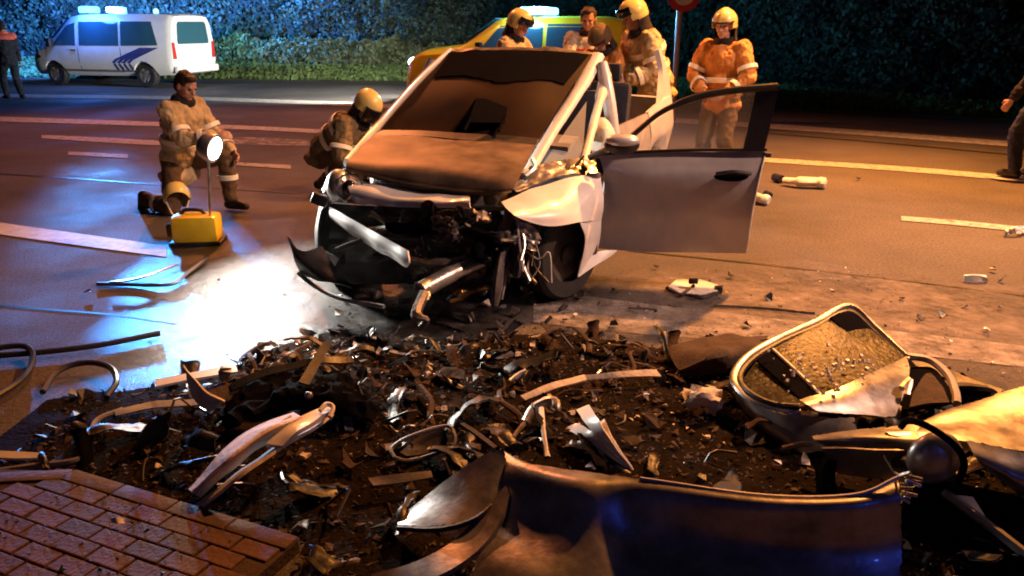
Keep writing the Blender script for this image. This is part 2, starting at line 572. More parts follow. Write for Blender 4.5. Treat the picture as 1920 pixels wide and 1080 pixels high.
def fade_sheet(name, px, m, z, width, n=46):
    """flush patch whose cover fades out towards its outline (attribute fade)"""
    pl = [G(u, v) for u, v in px]
    x0, x1 = min(p.x for p in pl), max(p.x for p in pl)
    y0, y1 = min(p.y for p in pl), max(p.y for p in pl)
    nx = n; ny = max(10, int(n * (y1 - y0) / (x1 - x0)))
    vs2, fd = [], []
    for j in range(ny + 1):
        for i in range(nx + 1):
            x = x0 + (x1 - x0) * i / nx; y = y0 + (y1 - y0) * j / ny
            c = False; best = 9
            p = Vector((x, y, 0))
            for a, b in zip(pl, pl[1:] + pl[:1]):
                if (a.y > y) != (b.y > y) and x < (b.x - a.x) * (y - a.y) / (b.y - a.y) + a.x: c = not c
                ab = b - a; t = max(0, min(1, (p - a).dot(ab) / ab.length_squared))
                best = min(best, (p - a - ab * t).length)
            d = best if c else -best
            d += 0.35 * width * noise.noise(Vector((x * 2.0, y * 2.0, 3)))
            vs2.append((x, y, z)); fd.append(max(0, min(1, d / width)))
    fs2 = [(j * (nx + 1) + i, j * (nx + 1) + i + 1, (j + 1) * (nx + 1) + i + 1, (j + 1) * (nx + 1) + i) for j in range(ny) for i in range(nx)
           if max(fd[j * (nx + 1) + i], fd[j * (nx + 1) + i + 1], fd[(j + 1) * (nx + 1) + i + 1], fd[(j + 1) * (nx + 1) + i]) > 0]
    me = bpy.data.meshes.new(name)
    me.from_pydata(vs2, [], fs2)
    at = me.attributes.new('fade', 'FLOAT', 'POINT')
    at.data.foreach_set('value', fd)
    if not m.get('fade'):
        m['fade'] = 1
        t = m.node_tree
        b = t.nodes['Principled BSDF']
        src = b.inputs['Alpha'].links[0].from_socket
        an = t.nodes.new('ShaderNodeAttribute'); an.attribute_name = 'fade'
        mm = t.nodes.new('ShaderNodeMath'); mm.operation = 'MULTIPLY'
        t.links.new(src, mm.inputs[0]); t.links.new(an.outputs['Fac'], mm.inputs[1])
        t.links.new(mm.outputs[0], b.inputs['Alpha'])
    return tag(link(name, me, m, None, False), kind='structure')
M_wetroad = noisy_alpha('wet_asphalt', (0.085, 0.082, 0.084), 0.27, 0.30, 0.46, 1.6, 0.97, (0.007, 0.007, 0.008))
_b = [n for n in M_wetroad.node_tree.nodes if n.type == 'BUMP'][0]
_b.inputs['Strength'].default_value = 1.0
_n = [n for n in M_wetroad.node_tree.nodes if n.type == 'TEX_NOISE']
_n[0].inputs['Scale'].default_value = 48
fade_sheet('wet_asphalt', [(150, 760), (190, 560), (330, 420), (440, 400), (620, 390), (660, 650), (480, 720), (250, 820)], M_wetroad, 0.004, 0.35)
fade_sheet('road_dust', [(1060, 580), (1200, 500), (1500, 490), (1990, 540), (2050, 740), (1500, 680), (1150, 660)], M_dust, 0.012, 0.5)
fade_sheet('painted_car_shadow', [(560, 600), (620, 530), (860, 500), (1080, 505), (1220, 525), (1170, 575), (1000, 600), (900, 650), (640, 650)], M_car_shadow, 0.016, 0.25)  # dark sheet painted where the wreck's shadow falls

M_seam = mat('tar_seam', (0.012, 0.011, 0.011), 0.5, 0, 0.4, 12)
strip('tar_seam', [(1180, 470, 2), (1400, 492, 2.5), (1650, 520, 2.5), (1920, 553, 3), (2100, 580, 3)], M_seam, 0.005, 20)
strip('tar_seam', [(-60, 565, 3), (90, 580, 3), (200, 589, 3), (330, 608, 3)], M_seam, 0.005, 16)
strip('tar_seam', [(1440, 250, 1.5), (1660, 268, 1.5), (1920, 292, 2), (2100, 308, 2)], M_seam, 0.005, 16)
strip('tar_seam', [(-60, 322, 1.5), (120, 333, 1.5), (270, 344, 1.5), (560, 362, 2)], M_seam, 0.005, 16)

# grass verge rising to the hedge
edge_px = [(-900, 132), (-300, 140), (0, 146), (420, 150), (790, 155), (1130, 176), (1470, 200), (1880, 222), (2300, 246), (2700, 270)]
base_uvY = [(-900, 108, 33), (-300, 110, 32), (0, 111, 31), (420, 112, 30), (800, 124, 27), (1060, 136, 24.5), (1300, 152, 22), (1600, 178, 18), (1900, 205, 15.6), (2300, 238, 13), (2700, 262, 11.6)]
E_ = crm([G(u, v, 0.0) for u, v in edge_px], 60)
Bs = crm([P(u, v, Y) for u, v, Y in base_uvY], 60)
vs_, fs_ = [], []
NR = 6
for i in range(60):
    for k in range(NR):
        f = k / (NR - 1)
        p = E_[i].lerp(Bs[i], f)
        p.z += 0.06 * (1 if k else 0.15) + 0.05 * noise.noise(p * 0.8)
        vs_.append(p)
    q = Bs[i] + Vector((0.1, 6, 0.1))
    vs_.append(q)
    vs_.append(q + Vector((0, 30, 0)))
W_ = NR + 2
for i in range(59):
    for k in range(W_ - 1):
        fs_.append((i * W_ + k, (i + 1) * W_ + k, (i + 1) * W_ + k + 1, i * W_ + k + 1))
tag(pyobj('grass_verge', vs_, fs_, M_grass), kind='structure')
strip('verge_kerb', [(u, v, 5) for u, v in [(-300, 142), (0, 148), (420, 152), (790, 157), (1130, 178), (1470, 202), (1880, 225), (2300, 249)]], M_kerb, 0.02)

def leafmesh(name, pts, sizes, m, parent=None, normals_out=None):
    n = len(pts)
    a = rng.normal(size=(n, 3)); a /= np.linalg.norm(a, axis=1)[:, None]
    b = rng.normal(size=(n, 3)); b -= a * (a * b).sum(1)[:, None]; b /= np.linalg.norm(b, axis=1)[:, None]
    s = sizes[:, None]
    v = np.stack([pts - a * s, pts + b * s * 0.55, pts + a * s, pts - b * s * 0.55], axis=1).reshape(-1, 3)
    f = np.arange(n * 4).reshape(-1, 4)
    me = bpy.data.meshes.new(name)
    me.vertices.add(n * 4); me.vertices.foreach_set('co', v.astype(np.float32).ravel())
    me.loops.add(n * 4); me.loops.foreach_set('vertex_index', f.ravel().astype(np.int32))
    me.polygons.add(n)
    me.polygons.foreach_set('loop_start', (np.arange(n) * 4).astype(np.int32))
    me.polygons.foreach_set('loop_total', np.full(n, 4, np.int32))
    me.update()
    me.validate()
    return link(name, me, m, parent, smooth=False)
# grass blades on the verge (tufts)
N_G = 26000
ii = rng.uniform(0, 58.9, N_G); ff = rng.uniform(0, 1, N_G)
pts = np.zeros((N_G, 3))
for k in range(N_G):
    i = int(ii[k]); t = ii[k] - i
    p = E_[i].lerp(E_[i + 1], t).lerp(Bs[i].lerp(Bs[i + 1], t), ff[k])
    pts[k] = (p.x, p.y, p.z + 0.07)
leafo = leafmesh('verge_grass', pts, rng.uniform(0.05, 0.12, N_G), M_blade)
tag(leafo, 'short rough grass on the verge below the hedge', 'grass', kind='stuff')

# tall hedge behind the verge
hd = thing('hedge', 'tall dense dark leafy hedge running along the far side of the road', 'hedge', tuple(Bs[30]), worldparts=True)
HH = 6.5
N_H = 120000
u_ = rng.uniform(0, 58.9, N_H)
hz = rng.uniform(0, 1, N_H) ** 0.9 * HH
pts = np.zeros((N_H, 3)); sz = np.zeros(N_H)
for k in range(N_H):
    i = int(u_[k]); t = u_[k] - i
    p = Bs[i].lerp(Bs[i + 1], t)
    q = Vector((p.x, p.z + hz[k], 0))
    d = 0.75 * noise.noise(q * 0.7) + 0.60 * noise.noise(q * 2.1 + Vector((5, 1, 3))) + 0.18 * noise.noise(q * 5.0)
    pts[k] = (p.x, p.y + 0.35 - d * 0.8 + rng.uniform(-0.05, 0.22), p.z + hz[k])
    sz[k] = 0.035 + 0.0019 * p.y * rng.uniform(0.5, 1.5)
fo = leafmesh('foliage', pts, sz, M_leaf, hd); fo['kind'] = 'stuff'
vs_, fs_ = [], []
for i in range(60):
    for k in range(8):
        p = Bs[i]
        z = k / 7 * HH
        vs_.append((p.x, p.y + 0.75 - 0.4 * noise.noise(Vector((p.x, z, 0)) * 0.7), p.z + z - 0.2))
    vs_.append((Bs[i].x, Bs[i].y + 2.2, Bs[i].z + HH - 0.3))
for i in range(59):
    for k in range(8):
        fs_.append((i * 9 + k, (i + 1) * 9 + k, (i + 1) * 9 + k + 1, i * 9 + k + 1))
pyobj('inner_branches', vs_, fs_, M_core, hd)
# low pale shrubs at the hedge foot, left part only
N_S = 9000
pts = np.zeros((N_S, 3)); sz = np.zeros(N_S)
fr = rng.uniform(0, 1, N_S)
for k in range(N_S):
    u = 415 + 420 * fr[k]
    Y = 29.6 - 2.6 * fr[k]
    b = P(u, 112 + 12 * fr[k], Y)
    h = max(0.25, 0.75 + 0.35 * noise.noise(Vector((b.x * 0.9, 0, 0))) + 0.2 * noise.noise(Vector((b.x * 3, 2, 0))))
    pts[k] = (b.x, b.y - 0.3 + rng.uniform(-0.35, 0.25), b.z + h * rng.uniform(0, 1) ** 0.8)
    sz[k] = rng.uniform(0.05, 0.13)
tag(leafmesh('low_shrubs', pts, sz, M_shrub), 'row of low pale green shrubs at the foot of the hedge', 'shrubs', kind='stuff')

# brick pavement corner (bottom left) : kerb + single bricks
KA, KB = G(140, 884, 0.05), G(560, 1012, 0.05)
d1 = (KB - KA); d1.z = 0; d1.normalize()
d2 = Vector((d1.y, -d1.x, 0))              # towards the camera side
KL = G(-60, 893, 0.05)
pav = thing('brick_pavement', None, None, tuple(KA), worldparts=True)
pav['kind'] = 'structure'
endr = (KB - KA).dot(d1)
dl = (KL - KA); dl.z = 0; dl.normalize()
def pv(a, b, z): 
    p = KA + d1 * a + d2 * b
    return Vector((p.x, p.y, z))
# bedding slab
prism('bedding', [pv(-1.6, 0.62, 0.0), pv(-0.01, 0.0, 0.0), pv(endr, 0.0, 0.0), pv(endr, 1.6, 0.0), pv(-1.6, 1.6, 0.0)][::-1], (0, 0, 0.049), M_joint, pav)
# kerb stones
bmk = []
def kerbstone(a, b):
    dv = (b - a); L = dv.length; dv.normalize()
    pr = Vector((-dv.y, dv.x, 0))
    o = box('kerb_stone', (a + b) / 2 + Vector((0, 0, 0.022 - (a + b).z / 2)), (L - 0.006, 0.07, 0.075), M_kerb, pav, Matrix.Rotation(math.atan2(dv.y, dv.x), 3, 'Z'), 0.006)
    return o
npc = 4
for i in range(npc):
    kerbstone(pv(endr * i / npc, 0.03, 0.03), pv(endr * (i + 1) / npc, 0.03, 0.03))
lk = KA - dl * 0.0
for i in range(2):
    a = KA + dl * (0.30 * i); b = KA + dl * (0.30 * (i + 1))
    kerbstone(Vector((a.x, a.y, 0.03)) - Vector((0, 0.03, 0)), Vector((b.x, b.y, 0.03)) - Vector((0, 0.03, 0)))
# bricks in running bond
BLm = []
for kind in range(3):
    bm = bmesh.new()
    box_into(bm, (0, 0, 0), (0.152 - 0.002 * kind, 0.071, 0.05), None, 0.005)
    bmesh.ops.recalc_face_normals(bm, faces=bm.faces)
    me = bpy.data.meshes.new('brick'); bm.to_mesh(me); bm.free()
    me.materials.append(mat('red_paving_brick_%s' % ['a', 'b', 'c'][kind], [(0.080, 0.037, 0.028), (0.060, 0.032, 0.027), (0.100, 0.045, 0.033)][kind], 0.8, 0, 0.45, 9, bump=0.5, bscale=60))
    BLm.append(me)
ang = math.atan2(d1.y, d1.x)
for row in range(17):
    for k in range(-12, 15):
        a = k * 0.158 + (row % 2) * 0.079 + 0.03
        b = 0.105 + row * 0.077
        p = pv(a, b, 0.033)
        half = False
        if a > endr - 0.079:
            if a > endr - 0.02: continue
            a -= 0.038; half = True
        if a < -1.5: continue
        # stay behind the left kerb line
        rel = p - KA; rel.z = 0
        if a < 0.12:
            side_d = rel.x * dl.y - rel.y * dl.x
            nrm = Vector((dl.y, -dl.x, 0))
            if rel.dot(nrm) * (1 if d2.dot(nrm) > 0 else -1) < 0.10: continue
        if p.y < 1.55: continue
        o = bpy.data.objects.new('brick', BLm[random.randrange(3)])
        COL.objects.link(o)
        o.parent = pav
        o.matrix_parent_inverse = Matrix.Translation(-Vector(pav.location))
        o.location = p + Vector((random.uniform(-.001, .001), 0, random.uniform(-0.003, 0.003)))
        if half: o.scale = (0.48, 1, 1)
        o.rotation_euler = (random.uniform(-.012, .012), random.uniform(-.008, .008), ang + random.uniform(-.01, .01))

# street lamps that light the place (they stand outside the picture)
def street_lamp(label, foot, head):
    f, h = Vector(foot), Vector(head)
    t = thing('street_lamp', label, 'street lamp', foot, group='street lamps beside the road', worldparts=True)
    tube('pole', [f, f + Vector((0, 0, h.z + 0.1))], [0.10, 0.05], M_galv, t, 10)
    tube('arm', [f + Vector((0, 0, h.z + 0.05)), f.lerp(h, 0.5) + Vector((0, 0, h.z * 0.5 + 0.25)), h + Vector((0, 0, 0.12))], 0.04, M_galv, t, 8, 8)
    hb = box('lamp_head', h + Vector((0, 0, 0.08)), (0.62, 0.3, 0.12), M_greyplast, t, None, 0.03)
street_lamp('street lamp on the far verge at the right, arm over the lane', (LAMP_A[0] + 5.5, LAMP_A[1] + 1.0, 0), LAMP_A)
street_lamp('street lamp on the near side at the right, arm over the lane', (LAMP_B[0] + 2.5, LAMP_B[1] - 2.0, 0), LAMP_B)

# ================================================================== PEOPLE
def ik(a, c, l1, l2, pole):
    a, c, pole = Vector(a), Vector(c), Vector(pole)
    d = c - a
    L = min(d.length, (l1 + l2) * 0.999)
    dn = d.normalized()
    c2 = a + dn * L
    x = (l1 * l1 - l2 * l2 + L * L) / (2 * L)
    h = math.sqrt(max(0, l1 * l1 - x * x))
    pp = pole - dn * pole.dot(dn)
    pp.normalize()
    return a + dn * x + pp * h, c2

def person(label, loc, facing, pelvis, lean=0, twist=0, side=0, head=(0, 1, 0), hands=None, feet=None, elbow=((0.5, -0.6, -0.6), (-0.5, -0.6, -0.6)),
           knee=((0.1, 1, 0.1), (-0.1, 1, 0.1)), footdir=((0.1, 1, 0), (-0.1, 1, 0)), outfit=None, group=None, scale=1.0, voxel=0.009, bulk=1.0, jacket_len=0.16):
    """facing: world direction the body faces. right side is +x in body space."""
    f = Vector((facing[0], facing[1], 0)).normalized()
    rz = math.atan2(-f.x, f.y)
    root = thing('person', label, 'person', loc, rz, group)
    root.scale = (scale,) * 3
    of = outfit
    pel = Vector(pelvis)
    l = R(lean)
    sp = Vector((math.sin(R(side)), math.sin(l), math.cos(l) * math.cos(R(side)))).normalized()
    tw = R(twist)
    rt0 = Vector((1, 0, 0))
    fw = sp.cross(rt0).cross(sp)
    fw = Vector((0, 1, 0)) - sp * sp.y
    fw.normalize()
    rt = fw.cross(sp).normalized()
    rt = (Matrix.Rotation(-tw, 3, sp) @ rt)
    fws = sp.cross(rt).normalized()
    neck = pel + sp * 0.53
    chest = pel + sp * 0.36
    belly = pel + sp * 0.16
    sh = [neck + rt * s * 0.185 - sp * 0.055 for s in (1, -1)]
    hip = [pel + rt0 * s * 0.09 - Vector((0, 0, 0.02)) for s in (1, -1)]
    hands = hands or [(0.28, 0.06, pel.z - 0.12), (-0.28, 0.06, pel.z - 0.12)]
    feet = feet or [(0.12, 0, 0.09), (-0.12, 0, 0.09)]
    el, wr, kn, an = [], [], [], []
    for i in (0, 1):
        e, h_ = ik(sh[i], hands[i], 0.30, 0.27, elbow[i])
        el.append(e); wr.append(h_)
        k, a_ = ik(hip[i], feet[i], 0.44, 0.43, knee[i])
        kn.append(k); an.append(a_)
    hd = Vector(head).normalized()
    hup = (sp * 0.55 + Vector((0, 0, 0.45)))
    hup = (hup - hd * hup.dot(hd)).normalized()
    hr = hd.cross(hup).normalized()
    hc = neck + (sp * 0.4 + Vector((0, 0, 0.6))).normalized() * 0.13 + hd * 0.035 + hup * 0.045
    hb = (hr, hd, hup)
    H = lambda x, y, z: hc + hr * x + hd * y + hup * z
    # ---------------- body: head, neck, hands and the trunk, one surface
    bm = bmesh.new()
    ell_into(bm, H(0, -0.008, 0.02), (0.076, 0.097, 0.098), hb)
    ell_into(bm, H(0, 0.022, -0.055), (0.058, 0.070, 0.066), hb)
    cap_into(bm, H(0, 0.088, 0.005), 0.011, H(0, 0.108, -0.028), 0.015, 8)
    cap_into(bm, H(-0.03, 0.078, 0.024), 0.014, H(0.03, 0.078, 0.024), 0.014, 8)
    ell_into(bm, H(0, 0.078, -0.066), (0.026, 0.014, 0.011), hb)
    ell_into(bm, H(0, 0.070, -0.098), (0.026, 0.020, 0.018), hb)
    for s in (1, -1):
        ell_into(bm, H(0.079 * s, -0.01, -0.012), (0.012, 0.022, 0.034), hb)
        ell_into(bm, H(0.038 * s, 0.056, -0.03), (0.024, 0.026, 0.022), hb)
    cap_into(bm, neck - sp * 0.05, 0.062, hc - hup * 0.07 - hd * 0.02, 0.056)
    tb = (rt, fws, sp)
    ell_into(bm, pel, (0.155, 0.11, 0.12), tb)
    ell_into(bm, belly, (0.145, 0.105, 0.14), tb)
    ell_into(bm, chest, (0.165, 0.115, 0.17), tb)
    cap_into(bm, sh[0], 0.055, sh[1], 0.055)
    for i in (0, 1):
        s = 1 if i == 0 else -1
        cap_into(bm, sh[i], 0.055, el[i], 0.043)
        cap_into(bm, el[i], 0.043, wr[i], 0.030)
        cap_into(bm, hip[i], 0.085, kn[i], 0.055)
        cap_into(bm, kn[i], 0.055, an[i], 0.042)
        # hand
        fd = (wr[i] - el[i]).normalized()
        pn = Vector((-s * 0.8, 0.3, -0.3)); pn = (pn - fd * pn.dot(fd)).normalized()
        sd = fd.cross(pn).normalized()
        pc = wr[i] + fd * 0.055
        ell_into(bm, pc, (0.041, 0.018, 0.055), (sd, pn, fd))
        for q in range(4):
            o_ = (q - 1.5) * 0.021
            ln = (0.040, 0.046, 0.043, 0.033)[q]
            b0 = pc + sd * o_ + fd * 0.035
            b1 = b0 + (fd * 0.92 + pn * 0.38).normalized() * ln
            b2 = b1 + (fd * 0.45 + pn * 0.9).normalized() * ln * 0.85
            cap_into(bm, b0, 0.0105, b1, 0.0098, 8)
            cap_into(bm, b1, 0.0098, b2, 0.0085, 8)
        th = 1 if (sd.dot(Vector((0, 1, 0.4))) > 0) else -1
        t0 = pc - fd * 0.02 + sd * th * 0.03
        t1 = t0 + (sd * th * 0.75 + fd * 0.5 + pn * 0.35).normalized() * 0.038
        t2 = t1 + (fd * 0.85 + pn * 0.4).normalized() * 0.030
        cap_into(bm, t0, 0.014, t1, 0.0115, 8)
        cap_into(bm, t1, 0.0115, t2, 0.0095, 8)
    remeshed('body', bm, M_skin, root, max(0.0065, voxel * 0.75), 2)
    for s in (1, -1):
        bm = bmesh.new()
        ell_into(bm, H(0.032 * s, 0.081, 0.004), (0.013, 0.009, 0.008), hb)
        bmobj('eye', bm, M_eye, root)
    # ---------------- trousers
    bm = bmesh.new()
    ell_into(bm, pel, (0.175, 0.135, 0.135), (rt0, Vector((0, 1, 0)), Vector((0, 0, 1))))
    ell_into(bm, belly - sp * 0.02, (0.16, 0.125, 0.12), tb)
    for i in (0, 1):
        cap_into(bm, hip[i], 0.108 * bulk, kn[i], 0.084 * bulk)
        sd = (an[i] - kn[i]).normalized()
        cap_into(bm, kn[i], 0.084 * bulk, an[i] - sd * 0.05, 0.074 * bulk)
    remeshed('trousers', bm, of['legs'], root, voxel * 1.3, 5, 0.034)
    # ---------------- boots
    for i in (0, 1):
        bm = bmesh.new()
        fdv = Vector(footdir[i]).normalized()
        shn = (kn[i] - an[i]).normalized()
        cap_into(bm, an[i] + shn * 0.12, 0.062, an[i], 0.050)
        a0 = an[i] - shn * 0.03 - fdv * 0.03
        cap_into(bm, a0, 0.050, a0 + fdv * 0.15, 0.044)
        cap_into(bm, a0 + fdv * 0.15 - shn * 0.006, 0.043, a0 + fdv * 0.19 - shn * 0.008, 0.038)
        remeshed('boot', bm, of.get('boot', M_boot), root, voxel * 1.4, 3)
    # ---------------- jacket
    bk = of.get('jbulk', 1.0)
    bm = bmesh.new()
    hem = pel - sp * (jacket_len * 0.55) * 0.4 - Vector((0, 0, jacket_len * 0.33))
    ell_into(bm, hem, (0.185 * bk, 0.15 * bk, 0.10), (rt0, Vector((0, 1, 0)), Vector((0, 0, 1))))
    ell_into(bm, pel + sp * 0.04, (0.182 * bk, 0.145 * bk, 0.15), tb)
    ell_into(bm, belly, (0.178 * bk, 0.142 * bk, 0.17), tb)
    ell_into(bm, chest, (0.198 * bk, 0.148 * bk, 0.19), tb)
    cap_into(bm, sh[0] - sp * 0.01, 0.078 * bk, sh[1] - sp * 0.01, 0.078 * bk)
    ell_into(bm, neck - sp * 0.04, (0.11, 0.10, 0.065), tb)
    for i in (0, 1):
        cap_into(bm, sh[i], 0.082 * bk, el[i], 0.066 * bk)
        fd = (wr[i] - el[i]).normalized()
        cap_into(bm, el[i], 0.066 * bk, wr[i] - fd * 0.03, 0.052 * bk)
    remeshed('jacket', bm, of['coat'], root, voxel * 1.15, 3, 0.058)
    # collar
    bm = bmesh.new()
    c0 = neck + sp * 0.015
    ring = []
    for q in range(17):
        a = 2 * math.pi * q / 16
        ring.append(c0 + rt * math.cos(a) * 0.088 + fws * math.sin(a) * 0.082 + sp * (0.02 if math.sin(a) < 0.3 else 0.0))
    tube_into(bm, ring, 0.024, 8, None, 1.6)
    bmobj('collar', bm, of.get('collar', of['coat']), root)
    # reflective bands
    def band(c, axis, r, wd=0.05, m=M_band, ex=1.0, ey=1.0, bx=None):
        axis = axis.normalized()
        if bx is None:
            x = axis.cross(Vector((0.2, 0.9, 0.3))).normalized()
        else:
            x = bx
        y = axis.cross(x).normalized()
        rows = []
        vs2, fs2 = [], []
        S_ = 24
        for r_, k in ((r, -0.5), (r + 0.006, -0.42), (r + 0.006, 0.42), (r, 0.5)):
            for q in range(S_):
                a = 2 * math.pi * q / S_
                wob = 0.006 * math.sin(3 * a + c.x * 50)
                vs2.append(c + axis * (k * wd) + x * math.cos(a) * (r_ + wob) * ex + y * math.sin(a) * (r_ + wob) * ey)
        for k in range(3):
            for q in range(S_):
                fs2.append((k * S_ + q, k * S_ + (q + 1) % S_, (k + 1) * S_ + (q + 1) % S_, (k + 1) * S_ + q))
        pyobj('reflective_band', vs2, fs2, m, root)
    bmat = of.get('band', M_band)
    if bmat is not None:
        band(belly + sp * 0.02, sp, 0.183 * bk, 0.055, bmat, 1.0, 0.80, rt)
        if of.get('chestband', True):
            band(chest + sp * 0.0, sp, 0.206 * bk, 0.055, bmat, 1.0, 0.77, rt)
        for i in (0, 1):
            band(sh[i].lerp(el[i], 0.72), el[i] - sh[i], 0.082 * bk, 0.045, bmat)
            band(el[i].lerp(wr[i], 0.62), wr[i] - el[i], 0.069 * bk, 0.045, bmat)
            band(kn[i].lerp(an[i], 0.45), an[i] - kn[i], 0.090 * bulk, 0.05, bmat)
    if of.get('yoke'):
        bm = bmesh.new()
        cap_into(bm, sh[0] + sp * 0.0, 0.10, sh[1] + sp * 0.0, 0.10)
        ell_into(bm, chest + sp * 0.10, (0.21, 0.165, 0.10), tb)
        remeshed('shoulder_panel', bm, of['yoke'], root, voxel * 1.2, 3)
    # head gear
    if of.get('helmet'):
        bm = bmesh.new()
        bmesh.ops.create_uvsphere(bm, u_segments=28, v_segments=18, radius=1.0)
        geom = [v for v in bm.verts if v.co.z < -0.55 + 0.30 * max(0, v.co.y) + (0.42 if v.co.y > 0.45 else 0)]
        bmesh.ops.delete(bm, geom=geom, context='VERTS')
        for v in bm.verts:
            if abs(v.co.x) < 0.16 and v.co.z > 0.1:
                v.co *= 1.05
            if v.co.z < -0.2:
                v.co.x *= 1.08; v.co.y *= 1.05
        Mh = Matrix((hr, hd, hup)).transposed().to_4x4()
        bmesh.ops.transform(bm, matrix=Matrix.Translation(H(0, -0.012, 0.028)) @ Mh @ Matrix.Diagonal((0.122, 0.146, 0.135, 1)), verts=bm.verts)
        bmesh.ops.solidify(bm, geom=bm.faces, thickness=0.006)
        ho = bmobj('helmet', bm, of.get('hmat', M_helmet), root)
        # brow rim
        rim = [H(0.118 * math.cos(a), -0.012 + 0.142 * math.sin(a), 0.045) for a in [R(20 + 140 * q / 12) for q in range(13)]]
        tube('helmet_rim', rim, 0.010, M_black, ho, 8).parent = ho
        if of.get('visor') == 'down':
            rows = []
            for zz, k in ((0.05, 1.04), (-0.02, 1.08), (-0.09, 1.02)):
                rows.append([H(0.118 * k * math.cos(a), -0.012 + 0.150 * k * math.sin(a), zz) for a in [R(22 + 136 * q / 8) for q in range(9)]])
            shell('visor', rows, M_visor, root, thick=0.004, nu=20, nv=8)
        elif of.get('visor') == 'up':
            rows = []
            for zz, k in ((0.055, 1.02), (0.085, 1.05), (0.115, 0.92)):
                rows.append([H(0.120 * k * math.cos(a), -0.012 + 0.146 * k * math.sin(a), zz) for a in [R(22 + 136 * q / 8) for q in range(9)]])
            shell('visor', rows, M_visor, root, thick=0.004, nu=20, nv=8)
        # neck guard
        rows = []
        for zz, k in ((-0.03, 1.02), (-0.10, 0.98), (-0.165, 1.05)):
            rows.append([H(0.112 * k * math.cos(a), -0.02 + 0.12 * k * math.sin(a), zz) for a in [R(170 + 200 * q / 8) for q in range(9)]])
        shell('neck_guard', rows, M_blackcloth, root, thick=0.008, nu=20, nv=8)
    elif of.get('hair'):
        bm = bmesh.new()
        ell_into(bm, H(0, -0.022, 0.038), (0.086, 0.098, 0.092), hb)
        ell_into(bm, H(0, -0.055, -0.01), (0.080, 0.060, 0.085), hb)
        ell_into(bm, H(0.01, 0.045, 0.095), (0.055, 0.045, 0.028), hb)
        remeshed('hair', bm, of['hair'], root, 0.008, 3, 0.03)
    return root, dict(H=H, neck=neck, sp=sp, rt=rt, wr=wr, el=el, chest=chest)

TURNOUT = dict(coat=M_tan, legs=M_tan, collar=M_blackcloth, helmet=True, visor='up', jbulk=1.08, band=M_band)
STAND = dict(pelvis=(0, 0, 0.93))

# kneeling bare-headed man beside the portable floodlight
person('bare-headed man in tan jacket kneeling beside the yellow floodlight', (-3.12, 7.55, 0), (0.93, -0.36), (0, -0.02, 0.50), lean=14,
       head=(0.1, 0.80, -0.42), hands=[(0.10, 0.50, 0.74), (-0.16, 0.46, 0.56)],
       feet=[(0.12, -0.40, 0.10), (-0.13, 0.42, 0.09)], knee=((0.15, 1, 0.2), (-0.05, 0.8, 1)), footdir=((0, -0.25, -1), (0, 1, 0)),
       outfit=dict(coat=M_tan, legs=M_brownc, collar=M_blackcloth, hair=M_hair, jbulk=1.12, band=M_band, chestband=False), jacket_len=0.30)
# crouching firefighter by the car's flank
person('crouching firefighter in olive suit with visor down beside the wreck', (-1.86, 8.5, 0), (0.90, -0.42), (0, -0.12, 0.40), lean=54,
       head=(0.0, 0.8, -0.6), hands=[(0.22, 0.52, 0.36), (-0.2, 0.56, 0.42)],
       feet=[(0.16, -0.08, 0.09), (-0.16, 0.14, 0.09)], knee=((0.3, 1, 0.3), (-0.3, 1, 0.5)),
       outfit=dict(TURNOUT, coat=M_olive, legs=M_brownc, visor='down', band=M_band, jbulk=1.25), scale=1.06)
# firefighter behind the windscreen
person('firefighter in tan coat bending behind the windscreen, left of the light bar', (0.02, 9.3, 0), (0.8, -0.4), (0, -0.1, 0.95), lean=12,
       head=(0.1, 0.8, -0.4), hands=[(0.2, 0.45, 0.95), (-0.2, 0.45, 1.0)],
       outfit=dict(TURNOUT, visor='up', jbulk=1.2), scale=1.04)
# medic facing the camera
person('medic in white jacket with red panel standing behind the windscreen', (0.92, 10.1, 0), (-0.1, -1), (0, 0, 0.95), lean=4,
       head=(0.1, 0.9, -0.3), hands=[(0.2, 0.4, 0.95), (-0.2, 0.4, 1.0)],
       outfit=dict(coat=M_medic, legs=M_navy, collar=M_navy, hair=M_hair, jbulk=1.12, band=M_red), scale=1.07)
# hooded rescuer with orange coat
person('rescuer in orange coat and dark hood leaning over the open car', (1.07, 9.2, 0), (-0.55, -0.75), (0, -0.1, 0.92), lean=24,
       head=(0.1, 0.7, -0.7), hands=[(0.22, 0.48, 0.92), (-0.2, 0.48, 0.92)],
       outfit=dict(TURNOUT, coat=M_orange, legs=M_orange, jbulk=1.2, hmat=M_brownc, visor=None))
# tall firefighter at the pillar
person('tall firefighter in tan coat leaning in at the door pillar', (1.53, 9.1, 0), (-0.95, -0.35), (0, -0.06, 0.96), lean=24,
       head=(0.15, 0.85, -0.38), hands=[(0.16, 0.46, 1.08), (-0.22, 0.36, 1.02)],
       outfit=dict(TURNOUT, legs=M_brownc, jbulk=1.22), scale=1.11)
# standing firefighter in orange
person('firefighter in orange suit and yellow helmet standing beyond the open door', (2.24, 8.75, 0), (-0.62, -0.8), (0, 0, 0.94), lean=4,
       head=(-0.05, 0.95, -0.18), hands=[(0.10, 0.28, 1.02), (-0.16, 0.26, 1.0)], elbow=((0.9, -0.4, -0.3), (-0.9, -0.4, -0.3)),
       outfit=dict(TURNOUT, coat=M_orange, legs=M_brownc, visor=None, band=M_band, chestband=False, jbulk=1.15), scale=1.03)
